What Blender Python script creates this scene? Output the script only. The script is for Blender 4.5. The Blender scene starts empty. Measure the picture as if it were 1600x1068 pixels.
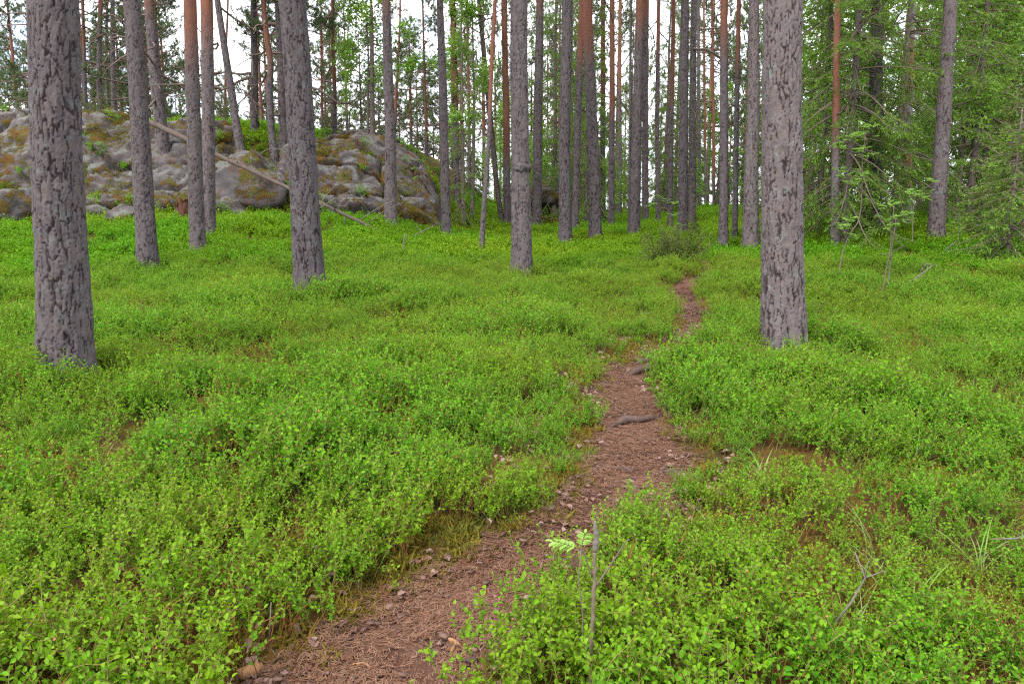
import bpy, math, random
import numpy as np
from mathutils import Vector, Matrix

scene = bpy.context.scene
# ---------------------------------------------------------------- camera
F_PX, W_PX, H_PX, HORIZ = 1150.0, 1600.0, 1068.0, 360.0
EYE = 1.55
PITCH = math.atan((H_PX / 2 - HORIZ) / F_PX)
cam_data = bpy.data.cameras.new("camera")
cam_data.sensor_width = 36.0
cam_data.lens = F_PX / W_PX * 36.0
cam_data.clip_end = 3000.0
cam_data.clip_start = 0.05
cam = bpy.data.objects.new("camera", cam_data)
scene.collection.objects.link(cam)
cam.location = (0, 0, EYE)
cam.rotation_euler = (math.pi / 2 - PITCH, 0, 0)
scene.camera = cam

# ---------------------------------------------------------------- sky, sun, exposure
SUN_EL, SUN_AZ = math.radians(52), math.radians(215)      # azimuth clockwise from +Y
world = bpy.data.worlds.new("World")
scene.world = world
world.use_nodes = True
wn, wl = world.node_tree.nodes, world.node_tree.links
wn.clear()
w_out = wn.new("ShaderNodeOutputWorld")
w_bg = wn.new("ShaderNodeBackground")
w_sky = wn.new("ShaderNodeTexSky")
w_sky.sky_type = 'NISHITA'
w_sky.sun_disc = False
w_sky.sun_elevation = SUN_EL
w_sky.sun_rotation = SUN_AZ
w_tc = wn.new("ShaderNodeTexCoord")
w_map = wn.new("ShaderNodeMapping")
w_map.inputs["Scale"].default_value = (1.0, 1.0, 2.2)
w_noise = wn.new("ShaderNodeTexNoise")
w_noise.inputs["Scale"].default_value = 4.2
w_noise.inputs["Detail"].default_value = 6
w_noise.inputs["Roughness"].default_value = 0.6
w_ramp = wn.new("ShaderNodeValToRGB")
w_ramp.color_ramp.elements[0].position = 0.33
w_ramp.color_ramp.elements[0].color = (0.25, 0.25, 0.25, 1)
w_ramp.color_ramp.elements[1].position = 0.50
w_mix = wn.new("ShaderNodeMixRGB")
w_mix.inputs[2].default_value = (9.4, 9.7, 10.2, 1)       # bright cloud cover
wl.new(w_tc.outputs["Generated"], w_map.inputs[0])
wl.new(w_map.outputs[0], w_noise.inputs["Vector"])
wl.new(w_noise.outputs["Fac"], w_ramp.inputs[0])
wl.new(w_ramp.outputs[0], w_mix.inputs[0])
wl.new(w_sky.outputs[0], w_mix.inputs[1])
wl.new(w_mix.outputs[0], w_bg.inputs[0])
w_bg.inputs[1].default_value = 0.085
wl.new(w_bg.outputs[0], w_out.inputs[0])

sun_data = bpy.data.lights.new("sun", 'SUN')
sun_data.energy = 1.5
sun_data.angle = math.radians(14)
sun_data.color = (1.0, 0.96, 0.88)
sun = bpy.data.objects.new("sun", sun_data)
scene.collection.objects.link(sun)
sd = Vector((math.sin(SUN_AZ) * math.cos(SUN_EL), math.cos(SUN_AZ) * math.cos(SUN_EL), math.sin(SUN_EL)))
sun.rotation_euler = sd.to_track_quat('Z', 'Y').to_euler()

scene.view_settings.view_transform = 'Standard'
scene.view_settings.look = 'None'
scene.view_settings.exposure = 1.92
scene.view_settings.gamma = 1.0
scene.view_settings.use_curve_mapping = False
scene.render.engine = 'CYCLES'
scene.cycles.use_denoising = False
scene.cycles.denoiser = 'OPENIMAGEDENOISE'
scene.cycles.denoising_input_passes = 'RGB_ALBEDO_NORMAL'
scene.cycles.max_bounces = 6
scene.cycles.diffuse_bounces = 3
scene.cycles.glossy_bounces = 2
scene.cycles.transmission_bounces = 4
scene.cycles.transparent_max_bounces = 4
scene.cycles.filter_width = 1.3

# ---------------------------------------------------------------- noise helpers
def _h(ix, iy, iz, seed):
    n = (ix.astype(np.int64) * 374761393 + iy.astype(np.int64) * 668265263 +
         iz.astype(np.int64) * 2147483647 + seed * 1274126177) & 0xffffffff
    n = ((n ^ (n >> 13)) * 1274126177) & 0xffffffff
    n = ((n ^ (n >> 16)) * 2246822519) & 0xffffffff
    return ((n ^ (n >> 15)) & 0xffffff) / float(0xffffff)

def vnoise(x, y, z=0.0, seed=0):
    x, y, z = np.broadcast_arrays(np.asarray(x, float), np.asarray(y, float), np.asarray(z, float))
    ix, iy, iz = np.floor(x), np.floor(y), np.floor(z)
    fx, fy, fz = x - ix, y - iy, z - iz
    fx, fy, fz = [t * t * t * (t * (t * 6 - 15) + 10) for t in (fx, fy, fz)]
    r = 0
    for dx in (0, 1):
        for dy in (0, 1):
            for dz in (0, 1):
                w = (fx if dx else 1 - fx) * (fy if dy else 1 - fy) * (fz if dz else 1 - fz)
                r = r + w * _h(ix + dx, iy + dy, iz + dz, seed)
    return r * 2 - 1

def fbm(x, y, z=0.0, seed=0, octv=4, gain=0.5):
    r, a, f = 0, 1.0, 1.0
    for o in range(octv):
        r = r + a * vnoise(np.asarray(x) * f, np.asarray(y) * f, np.asarray(z) * f, seed + o * 17)
        a *= gain
        f *= 2.03
    return r

def worley(x, y, seed=0, jit=0.9):
    x, y = np.broadcast_arrays(np.asarray(x, float), np.asarray(y, float))
    ix, iy = np.floor(x), np.floor(y)
    f1 = np.full(x.shape, 9.0)
    f2 = np.full(x.shape, 9.0)
    cid = np.zeros(x.shape)
    cx = np.zeros(x.shape)
    cy = np.zeros(x.shape)
    zz = np.zeros(x.shape)
    for dx in (-1, 0, 1):
        for dy in (-1, 0, 1):
            gx, gy = ix + dx, iy + dy
            px = gx + 0.5 + (_h(gx, gy, zz, seed) - 0.5) * jit
            py = gy + 0.5 + (_h(gx, gy, zz, seed + 5) - 0.5) * jit
            d = np.hypot(px - x, py - y)
            c = _h(gx, gy, zz, seed + 9)
            near = d < f1
            f2 = np.where(near, f1, np.minimum(f2, d))
            cid = np.where(near, c, cid)
            cx = np.where(near, px, cx)
            cy = np.where(near, py, cy)
            f1 = np.where(near, d, f1)
    return f1, f2, cid, x - cx, y - cy

def sm(t):
    t = np.clip(t, 0, 1)
    return t * t * (3 - 2 * t)

# ---------------------------------------------------------------- terrain
PATH_PX = [(530, 1130), (590, 1068), (655, 1000), (728, 945), (818, 885), (908, 815), (972, 765), (990, 710), (993, 660),
           (985, 620), (990, 580), (1015, 555), (1062, 530), (1083, 502), (1074, 475), (1064, 456), (1082, 436),
           (1106, 424), (1100, 408), (1080, 392)]

def ray(px, py):
    a, b = (px - W_PX / 2) / F_PX, -(py - H_PX / 2) / F_PX
    return np.array([a, math.cos(PITCH) + b * math.sin(PITCH), -math.sin(PITCH) + b * math.cos(PITCH)])

def softplus(t, w):
    return w * np.logaddexp(0, t / w)

SLOPE = 0.052
HX = [-60, -14, -10, -6.3, -4.5, -2.8, -1.6, 0.3, 2.5]
HZ = [3.4, 3.5, 3.4, 2.9, 2.8, 2.1, 1.0, 0.15, 0.0]
FX = [-60, -12, -8, -5, -3.2, -1.5, 1, 4]
FY = [20.0, 20.2, 20.2, 21.2, 22.3, 24.5, 27, 29]

def hgt0(x, y):
    x = np.asarray(x, float)
    y = np.asarray(y, float)
    z = SLOPE * (y - softplus(y - 58, 8))
    z = np.where(y < 0, 0.03 * y, z)
    z = z + 0.75 * sm((y - 12.5) / 8.5) * sm((-x - 0.6) / 4.2) * (1 - sm((y - 60) / 40))
    hz = np.interp(x, HX, HZ)
    fy = np.interp(x, FX, FY) + 0.5 * vnoise(x * 0.45, 3.1, 0, 3)
    t = (y - fy) / 5.2
    prof = 0.78 * sm(t) + 0.22 * sm((t - 0.6) / 1.6)
    z = z + hz * prof * (1 - 0.75 * sm((y - 36) / 26))
    z = z + 0.55 * sm((x - 3.5) / 7.5) * sm((y - 8) / 9)
    far = sm((y - 55) / 60)
    z = z + far * 1.2 * vnoise(x * 0.03, y * 0.03, 0, 21)
    r = np.hypot(x, y)
    z = z + 0.10 * vnoise(x * 0.33, y * 0.33, 0, 5) * sm(r / 6) + 0.035 * vnoise(x * 1.1, y * 1.1, 0, 6)
    return z

def hit0(px, py, hfun, off=0.0, tmax=150.0):
    d = ray(px, py)
    ts = np.concatenate([np.linspace(0.8, 40, 4000), np.linspace(40, tmax, 2500)])
    P = np.array([0, 0, EYE]) + ts[:, None] * d
    below = P[:, 2] < hfun(P[:, 0], P[:, 1]) + off
    i = int(np.argmax(below)) if below.any() else len(ts) - 1
    return P[i]

_pp = np.array([hit0(a, b, hgt0) for a, b in PATH_PX])[:, :2]

def resample(P, step):
    P = np.asarray(P, float)
    # catmull-rom then equal steps
    out = []
    Q = np.vstack([2 * P[0] - P[1], P, 2 * P[-1] - P[-2]])
    for i in range(1, len(Q) - 2):
        for t in np.linspace(0, 1, 24, endpoint=False):
            a, b, c, d = Q[i - 1], Q[i], Q[i + 1], Q[i + 2]
            out.append(0.5 * ((2 * b) + (-a + c) * t + (2 * a - 5 * b + 4 * c - d) * t * t + (-a + 3 * b - 3 * c + d) * t ** 3))
    out.append(P[-1])
    out = np.array(out)
    s = np.concatenate([[0], np.cumsum(np.linalg.norm(np.diff(out, axis=0), axis=1))])
    n = max(2, int(s[-1] / step))
    ss = np.linspace(0, s[-1], n)
    return np.stack([np.interp(ss, s, out[:, k]) for k in range(out.shape[1])], 1)

PATH = resample(_pp, 0.05)

def path_hw(i):                      # half width along the path
    s = np.asarray(i) * 0.05
    w = 0.238 + 0.05 * vnoise(s * 0.9, 0.5, 0, 31) + 0.02 * vnoise(s * 3, 0.5, 0, 32)
    w = w + 0.13 * np.exp(-((s - 0.1) / 0.7) ** 2) - 0.045 * np.exp(-((s - 1.7) / 0.55) ** 2)
    return w * (1 - 0.40 * sm((s - 2.6) / 3.5))

def path_dist(x, y):                 # distance to the path's edge, < 0 inside
    x = np.asarray(x, float).ravel()
    y = np.asarray(y, float).ravel()
    out = np.full(x.shape, 9.0)
    sel = np.where((y > 0.5) & (y < 22) & (np.abs(x) < 9))[0]
    C = PATH[::2]
    hw = path_hw(np.arange(len(PATH))[::2])
    for k in range(0, len(sel), 20000):
        s = sel[k:k + 20000]
        d = np.hypot(x[s][:, None] - C[None, :, 0], y[s][:, None] - C[None, :, 1])
        j = d.argmin(1)
        out[s] = d[np.arange(len(s)), j] - hw[j]
    return out

def hgt(x, y):
    x = np.asarray(x, float)
    y = np.asarray(y, float)
    z = hgt0(x, y)
    pd = path_dist(x, y).reshape(np.broadcast(x, y).shape)
    return z - 0.05 * sm((0.18 - pd) / 0.3)

def hit(px, py, off=0.0):
    return hit0(px, py, hgt, off)

def at_depth(px, py, Y):             # point on a pixel's ray at world depth y = Y
    d = ray(px, py)
    return np.array([0, 0, EYE]) + d * (Y / d[1])

# ---------------------------------------------------------------- materials
class NT:
    def __init__(self, name):
        self.m = bpy.data.materials.new(name)
        self.m.use_nodes = True
        self.t = self.m.node_tree
        self.t.nodes.clear()
        self.out = self.t.nodes.new("ShaderNodeOutputMaterial")

    def n(self, typ, ins=None, **kw):
        nd = self.t.nodes.new("ShaderNode" + typ)
        for k, v in kw.items():
            setattr(nd, k, v)
        for k, v in (ins or {}).items():
            s = nd.inputs[k]
            if isinstance(v, bpy.types.NodeSocket):
                self.t.links.new(v, s)
            elif isinstance(v, tuple) and len(v) == 3 and s.type == 'RGBA':
                s.default_value = (*v, 1)
            else:
                s.default_value = v
        return nd

    def mix(self, fac, a, b, mode='MIX'):
        return self.n("MixRGB", {0: fac, 1: a, 2: b}, blend_type=mode).outputs[0]

    def attr(self, name, typ='GEOMETRY'):
        return self.n("Attribute", attribute_name=name, attribute_type=typ).outputs["Fac"]

    def noise(self, vec, scale, detail=4, rough=0.55, dist=0.0):
        nd = self.n("TexNoise", {"Scale": scale, "Detail": detail, "Roughness": rough, "Distortion": dist})
        if vec is not None:
            self.t.links.new(vec, nd.inputs["Vector"])
        return nd.outputs["Fac"]

    def ramp(self, fac, lo, hi):
        return self.n("MapRange", {0: fac, 1: lo, 2: hi, 3: 0.0, 4: 1.0}, interpolation_type='SMOOTHSTEP').outputs[0]

    def math(self, op, a, b=0.0):
        return self.n("Math", {0: a, 1: b}, operation=op).outputs[0]

    def surf(self, color, rough=0.8, spec=0.3, bump=None, bdist=0.01, bstr=1.0, trans=None, tcol=None):
        p = self.n("BsdfPrincipled", {"Base Color": color, "Roughness": rough, "Specular IOR Level": spec})
        if bump is not None:
            b = self.n("Bump", {"Strength": bstr, "Distance": bdist, "Height": bump})
            self.t.links.new(b.outputs[0], p.inputs["Normal"])
        res = p.outputs[0]
        if trans:
            tr = self.n("BsdfTranslucent", {0: tcol if tcol is not None else color})
            res = self.n("MixShader", {0: trans, 1: res, 2: tr.outputs[0]}).outputs[0]
        self.t.links.new(res, self.out.inputs[0])
        return self.m

def obj_coord(N):
    return N.n("TexCoord").outputs["Object"]

def geo_pos(N):
    return N.n("NewGeometry").outputs["Position"]

def leaf_material(name, dark, light, fresh, trans=0.35, rough=0.5, spec=0.22, dry=None):
    N = NT(name)
    isl = N.n("NewGeometry").outputs["Random Per Island"]
    rnd = N.n("ObjectInfo").outputs["Random"]
    c = N.mix(isl, dark, light)
    c = N.mix(N.math('MULTIPLY', rnd, 0.35), c, light)
    c = N.mix(N.attr("tip"), c, fresh)
    if dry is not None:
        c = N.mix(N.attr("tint", 'INSTANCER'), c, dry)
    tcol = N.mix(0.5, c, fresh)
    return N.surf(c, rough, spec, trans=trans, tcol=tcol)

def twig_material(name, a, b, scale=30.0):
    N = NT(name)
    c = N.mix(N.noise(obj_coord(N), scale), a, b)
    return N.surf(c, 0.85, 0.2)

def bark_material(name, plate_a, plate_b, plate_c, crackc, orange_a, orange_b, lichen):
    N = NT(name)
    P = obj_coord(N)
    n_big = N.noise(P, 3.0, 5)
    n_fine = N.noise(P, 60.0, 5, 0.65)
    n_mid = N.noise(P, 14.0, 5, 0.6)
    c = N.mix(N.attr("cell"), plate_a, plate_b)
    c = N.mix(N.ramp(n_mid, 0.35, 0.72), c, plate_c)
    lf = N.math('MULTIPLY', N.ramp(N.noise(P, 9.0, 6, 0.7), 0.53, 0.68), N.ramp(n_big, 0.38, 0.6))
    c = N.mix(N.math('MULTIPLY', lf, 0.75), c, lichen)
    oc = N.mix(N.ramp(n_mid, 0.3, 0.7), orange_a, orange_b)
    c = N.mix(N.attr("orange"), c, oc)
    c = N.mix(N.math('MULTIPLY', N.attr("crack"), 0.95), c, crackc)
    c = N.mix(N.math('MULTIPLY', N.ramp(n_fine, 0.35, 0.75), 0.35), c, (0.06, 0.05, 0.05))
    c = N.mix(1.0, c, N.n('CombineColor', {0: N.n('MapRange', {0: N.n('ObjectInfo').outputs['Random'], 3: 0.72, 4: 1.12}).outputs[0], 1: N.n('MapRange', {0: N.n('ObjectInfo').outputs['Random'], 3: 0.72, 4: 1.08}).outputs[0], 2: N.n('MapRange', {0: N.n('ObjectInfo').outputs['Random'], 3: 0.76, 4: 1.08}).outputs[0]}).outputs[0], 'MULTIPLY')
    # flaky scales as relief
    mp = N.n("Mapping", {0: P, "Scale": (26.0, 26.0, 11.0)}).outputs[0]
    vo = N.n("TexVoronoi", {"Vector": mp, "Scale": 1.0}, feature='DISTANCE_TO_EDGE').outputs["Distance"]
    hh = N.math('ADD', N.math('MULTIPLY', N.ramp(vo, 0.0, 0.16), 0.6), N.math('MULTIPLY', n_fine, 0.8))
    return N.surf(c, 0.9, 0.15, bump=hh, bdist=0.004, bstr=0.5)

M = {}
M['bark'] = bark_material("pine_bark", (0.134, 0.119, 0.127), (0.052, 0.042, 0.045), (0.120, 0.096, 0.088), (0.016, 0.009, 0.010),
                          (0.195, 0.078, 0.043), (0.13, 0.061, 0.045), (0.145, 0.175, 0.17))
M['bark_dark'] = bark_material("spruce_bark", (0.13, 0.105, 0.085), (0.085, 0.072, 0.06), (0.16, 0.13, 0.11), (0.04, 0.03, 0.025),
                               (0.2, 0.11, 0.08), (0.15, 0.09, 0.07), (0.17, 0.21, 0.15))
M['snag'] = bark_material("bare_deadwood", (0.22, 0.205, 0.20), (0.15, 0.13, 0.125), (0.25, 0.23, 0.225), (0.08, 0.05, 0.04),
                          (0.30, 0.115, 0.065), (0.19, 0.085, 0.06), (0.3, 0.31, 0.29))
M['limb'] = twig_material("pine_limb_bark", (0.10, 0.075, 0.065), (0.17, 0.12, 0.10), 8.0)
M['deadtwig'] = twig_material("dead_branch_wood", (0.09, 0.072, 0.06), (0.17, 0.15, 0.138), 12.0)
M['oldlog'] = twig_material("fallen_log_wood", (0.05, 0.036, 0.03), (0.105, 0.078, 0.066), 6.0)
M['stick'] = twig_material("weathered_stick", (0.09, 0.062, 0.042), (0.165, 0.13, 0.10), 40.0)
M['rawwood'] = twig_material("raw_broken_wood", (0.20, 0.085, 0.035), (0.36, 0.20, 0.10), 70.0)
M['rotwood'] = twig_material("rotten_wood", (0.03, 0.014, 0.010), (0.10, 0.04, 0.022), 9.0)
M['root'] = twig_material("root_bark", (0.04, 0.024, 0.02), (0.10, 0.066, 0.056), 30.0)
M['cone'] = twig_material("cone_scale", (0.06, 0.035, 0.025), (0.14, 0.085, 0.055), 60.0)
M['bleaf'] = leaf_material("bilberry_leaf", (0.036, 0.150, 0.006), (0.085, 0.268, 0.007), (0.200, 0.385, 0.010), 0.38, 0.5, 0.15,
                           dry=(0.180, 0.270, 0.009))
M['bstem'] = twig_material("bilberry_stem", (0.13, 0.16, 0.03), (0.21, 0.12, 0.055), 20.0)
M['berry'] = twig_material("bilberry_flower", (0.40, 0.10, 0.075), (0.32, 0.17, 0.08), 50.0)
M['drystem'] = twig_material("dry_bilberry_stem", (0.14, 0.075, 0.02), (0.24, 0.105, 0.03), 25.0)
M['grass'] = leaf_material("grass_blade", (0.10, 0.22, 0.03), (0.17, 0.29, 0.05), (0.26, 0.30, 0.09), 0.35, 0.5, 0.3)
M['moss'] = leaf_material("golden_moss", (0.10, 0.058, 0.008), (0.18, 0.115, 0.014), (0.22, 0.18, 0.025), 0.3, 0.8, 0.1, dry=(0.10, 0.115, 0.02))
M['lichen'] = leaf_material("reindeer_lichen", (0.09, 0.10, 0.085), (0.15, 0.16, 0.14), (0.18, 0.18, 0.16), 0.2, 0.9, 0.1)
M['needle'] = leaf_material("pine_needle", (0.05, 0.085, 0.03), (0.09, 0.14, 0.045), (0.14, 0.19, 0.06), 0.3, 0.5, 0.3)
M['sprneedle'] = leaf_material("spruce_needle", (0.060, 0.112, 0.014), (0.115, 0.190, 0.022), (0.22, 0.41, 0.024), 0.32, 0.5, 0.3)
M['junneedle'] = leaf_material("juniper_needle", (0.055, 0.080, 0.018), (0.10, 0.130, 0.028), (0.14, 0.17, 0.035), 0.3, 0.6, 0.2)
M['bigleaf'] = leaf_material("broad_leaf", (0.09, 0.21, 0.022), (0.15, 0.31, 0.03), (0.26, 0.42, 0.055), 0.42, 0.45, 0.35)
M['rowleaf'] = leaf_material("rowan_leaf", (0.13, 0.29, 0.035), (0.20, 0.37, 0.06), (0.28, 0.44, 0.09), 0.42, 0.45, 0.35)
M['litneedle'] = leaf_material("fallen_needle", (0.080, 0.026, 0.012), (0.145, 0.062, 0.035), (0.22, 0.125, 0.078), 0.1, 0.7, 0.3)
M['litbark'] = leaf_material("fallen_bark_flake", (0.03, 0.016, 0.012), (0.09, 0.045, 0.033), (0.22, 0.135, 0.11), 0.05, 0.8, 0.2)
M['dryleaf'] = leaf_material("dry_leaf", (0.13, 0.05, 0.03), (0.20, 0.105, 0.08), (0.27, 0.18, 0.15), 0.2, 0.6, 0.3)

N = NT("forest_floor_litter")
P = geo_pos(N)
c = N.mix(N.ramp(N.noise(P, 1.3, 5), 0.35, 0.65), (0.050, 0.034, 0.010), (0.105, 0.060, 0.014))
c = N.mix(N.ramp(N.noise(P, 6.0, 5), 0.5, 0.7), c, (0.11, 0.055, 0.018))
c = N.mix(N.ramp(N.noise(P, 30.0, 5), 0.5, 0.75), c, (0.06, 0.04, 0.025))
M['floor'] = N.surf(c, 0.95, 0.1, bump=N.noise(P, 40.0, 6, 0.7), bdist=0.03)

N = NT("needle_covered_path")
P = geo_pos(N)
c = N.mix(N.ramp(N.noise(P, 5.0, 6, 0.6), 0.35, 0.68), (0.075, 0.030, 0.019), (0.130, 0.068, 0.048))
c = N.mix(N.ramp(N.noise(P, 40.0, 6, 0.7), 0.45, 0.7), c, (0.06, 0.028, 0.02))
c = N.mix(N.ramp(N.noise(P, 120.0, 4, 0.7), 0.55, 0.72), c, (0.25, 0.165, 0.13))
c = N.mix(N.math('MULTIPLY', N.ramp(N.noise(P, 2.2, 4), 0.52, 0.7), 0.6), c, (0.15, 0.05, 0.028))
M['path'] = N.surf(c, 0.92, 0.15, bump=N.noise(P, 90.0, 6, 0.75), bdist=0.012)

def rock_material(name, mossy):
    N = NT(name)
    P = geo_pos(N)
    nz = N.n("SeparateXYZ", {0: N.n("NewGeometry").outputs["Normal"]}).outputs[2]
    c = N.mix(N.ramp(N.noise(P, 1.1, 6, 0.6), 0.35, 0.65), (0.055, 0.045, 0.045), (0.090, 0.081, 0.082))
    c = N.mix(N.ramp(N.noise(P, 2.6, 6, 0.65), 0.5, 0.68), c, (0.085, 0.05, 0.040))
    c = N.mix(N.ramp(N.noise(P, 14.0, 6, 0.75), 0.5, 0.75), c, (0.055, 0.047, 0.047))
    lic = N.math('MULTIPLY', N.ramp(nz, 0.45, 0.85), N.ramp(N.noise(P, 4.0, 7, 0.7), 0.40, 0.58))
    c = N.mix(lic, c, (0.115, 0.115, 0.105))
    c = N.mix(N.attr("crack"), c, (0.035, 0.03, 0.022))
    ms = N.math('MULTIPLY', N.ramp(N.noise(P, 1.7, 7, 0.68), 0.60 - mossy, 0.68 - mossy), N.ramp(N.noise(P, 9.0, 5, 0.7), 0.3, 0.5))
    mc = N.mix(N.ramp(N.noise(P, 3.5, 5), 0.4, 0.65), (0.105, 0.052, 0.008), (0.075, 0.075, 0.010))
    c = N.mix(ms, c, mc)
    h = N.math('ADD', N.math('MULTIPLY', N.noise(P, 22.0, 7, 0.7), 0.6), N.math('MULTIPLY', ms, N.noise(P, 60.0, 4)))
    return N.surf(c, 0.92, 0.2, bump=h, bdist=0.05)
M['rock'] = rock_material("lichen_granite", 0.10)
M['mossrock'] = rock_material("moss_covered_granite", 0.22)

# ---------------------------------------------------------------- mesh building
class MB:
    """collects vertices, triangles and quads with a float attribute per vertex"""
    def __init__(self):
        self.v, self.f3, self.f4, self.m3, self.m4, self.tip = [], [], [], [], [], []
        self.nv = 0

    def add(self, verts, tris=None, quads=None, mat=0, tip=0.0):
        verts = np.asarray(verts, float).reshape(-1, 3)
        o = self.nv
        self.v.append(verts)
        self.tip.append(np.broadcast_to(np.asarray(tip, float), (len(verts),)))
        if tris is not None and len(tris):
            t = np.asarray(tris, np.int64) + o
            self.f3.append(t)
            self.m3.append(np.full(len(t), mat))
        if quads is not None and len(quads):
            t = np.asarray(quads, np.int64) + o
            self.f4.append(t)
            self.m4.append(np.full(len(t), mat))
        self.nv += len(verts)

    def tube(self, pts, rad, seg=5, mat=0, cap=True, tip=0.0):
        pts = np.asarray(pts, float)
        n = len(pts)
        rad = np.broadcast_to(np.asarray(rad, float), (n,))
        T = np.gradient(pts, axis=0)
        T /= np.linalg.norm(T, axis=1)[:, None] + 1e-12
        ref = np.array([0.0, 0, 1]) if abs(T[:, 2]).mean() < 0.8 else np.array([1.0, 0.1, 0])
        A = np.cross(T, ref)
        A /= np.linalg.norm(A, axis=1)[:, None] + 1e-12
        B = np.cross(T, A)
        th = np.linspace(0, 2 * np.pi, seg, endpoint=False)
        V = pts[:, None] + rad[:, None, None] * (np.cos(th)[None, :, None] * A[:, None] + np.sin(th)[None, :, None] * B[:, None])
        i, j = np.meshgrid(np.arange(n - 1), np.arange(seg), indexing='ij')
        a = i * seg + j
        b = i * seg + (j + 1) % seg
        q = np.stack([a, b, b + seg, a + seg], -1).reshape(-1, 4)
        V = V.reshape(-1, 3)
        tr = []
        if cap:
            V = np.vstack([V, pts[:1], pts[-1:]])
            for k in range(seg):
                tr.append((n * seg, (k + 1) % seg, k))
                tr.append((n * seg + 1, (n - 1) * seg + k, (n - 1) * seg + (k + 1) % seg))
        self.add(V, tr, q, mat, tip)

    def blades(self, base, direc, length, width, mat=0, tip=0.0, seed=0):
        """thin triangles: base points, unit directions"""
        base = np.asarray(base, float)
        n = len(base)
        if n == 0:
            return
        r = np.random.default_rng(seed + n)
        d = np.asarray(direc, float)
        d = d / (np.linalg.norm(d, axis=1)[:, None] + 1e-9)
        w = np.cross(d, r.normal(size=(n, 3)))
        w /= np.linalg.norm(w, axis=1)[:, None] + 1e-9
        L = np.broadcast_to(np.asarray(length, float), (n,))[:, None]
        Wd = np.broadcast_to(np.asarray(width, float), (n,))[:, None]
        V = np.stack([base - w * Wd / 2, base + w * Wd / 2, base + d * L], 1).reshape(-1, 3)
        t = np.arange(3 * n).reshape(n, 3)
        self.add(V, t, None, mat, np.repeat(np.broadcast_to(np.asarray(tip, float), (n,)), 3))

    def leaves(self, base, direc, normal, length, width, mat=0, tip=0.0, fold=0.25):
        """ovate leaves of two folded quads"""
        base = np.asarray(base, float)
        n = len(base)
        if n == 0:
            return
        d = direc / (np.linalg.norm(direc, axis=1)[:, None] + 1e-9)
        s = np.cross(d, normal)
        s /= np.linalg.norm(s, axis=1)[:, None] + 1e-9
        u = np.cross(s, d)
        L = np.broadcast_to(np.asarray(length, float), (n,))[:, None]
        Wd = np.broadcast_to(np.asarray(width, float), (n,))[:, None]
        up = u * Wd * fold
        V = np.stack([base,
                      base + d * L * 0.32 + s * Wd * 0.5 + up,
                      base + d * L * 0.74 + s * Wd * 0.40 + up * 0.8,
                      base + d * L - u * L * 0.10,
                      base + d * L * 0.74 - s * Wd * 0.40 + up * 0.8,
                      base + d * L * 0.32 - s * Wd * 0.5 + up], 1).reshape(-1, 3)
        o = np.arange(n)[:, None] * 6
        q = np.concatenate([o + np.array([[0, 1, 2, 3]]), o + np.array([[0, 3, 4, 5]])])
        self.add(V, None, q, mat, np.repeat(np.broadcast_to(np.asarray(tip, float), (n,)), 6))

    def mesh(self, name, mats, smooth=False, attrs=None):
        V = np.concatenate(self.v).astype(np.float32)
        f3 = np.concatenate(self.f3) if self.f3 else np.zeros((0, 3), np.int64)
        f4 = np.concatenate(self.f4) if self.f4 else np.zeros((0, 4), np.int64)
        mi = np.concatenate([np.concatenate(self.m3) if self.m3 else np.zeros(0), np.concatenate(self.m4) if self.m4 else np.zeros(0)])
        me = bpy.data.meshes.new(name)
        me.vertices.add(len(V))
        me.vertices.foreach_set("co", V.ravel())
        loops = np.concatenate([f3.ravel(), f4.ravel()]).astype(np.int32)
        me.loops.add(len(loops))
        me.loops.foreach_set("vertex_index", loops)
        npoly = len(f3) + len(f4)
        me.polygons.add(npoly)
        st = np.concatenate([np.arange(len(f3)) * 3, len(f3) * 3 + np.arange(len(f4)) * 4]).astype(np.int32)
        me.polygons.foreach_set("loop_start", st)
        me.polygons.foreach_set("material_index", mi.astype(np.int32))
        if smooth:
            me.polygons.foreach_set("use_smooth", np.ones(npoly, bool))
        at = me.attributes.new("tip", 'FLOAT', 'POINT')
        at.data.foreach_set("value", np.concatenate(self.tip).astype(np.float32))
        for k, a in (attrs or {}).items():
            at = me.attributes.new(k, 'FLOAT', 'POINT')
            at.data.foreach_set("value", np.asarray(a, np.float32).ravel())
        for m in mats:
            me.materials.append(m)
        me.update()
        me.validate()
        return me

COL = scene.collection

def link(name, data, parent=None, loc=(0, 0, 0), rot=(0, 0, 0), scale=1.0):
    o = bpy.data.objects.new(name, data)
    COL.objects.link(o)
    o.location = [float(t) for t in loc]
    o.rotation_euler = rot
    o.scale = (scale,) * 3 if isinstance(scale, (int, float)) else scale
    o.parent = parent
    return o

def tag(o, label, cat, group=None):
    o["label"] = label
    o["category"] = cat
    if group:
        o["group"] = group
    return o

def thing(name, label, cat, loc=(0, 0, 0), group=None, rotz=0.0):
    o = link(name, None, None, loc, (0, 0, rotz))
    o.empty_display_size = 0.2
    return tag(o, label, cat, group)

def grid_faces(nu, nv, wrap=False):
    i, j = np.meshgrid(np.arange(nu - 1), np.arange(nv if wrap else nv - 1), indexing='ij')
    a = i * nv + j
    b = i * nv + (j + 1) % nv
    return np.stack([a, b, b + nv, a + nv], -1).reshape(-1, 4)

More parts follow.
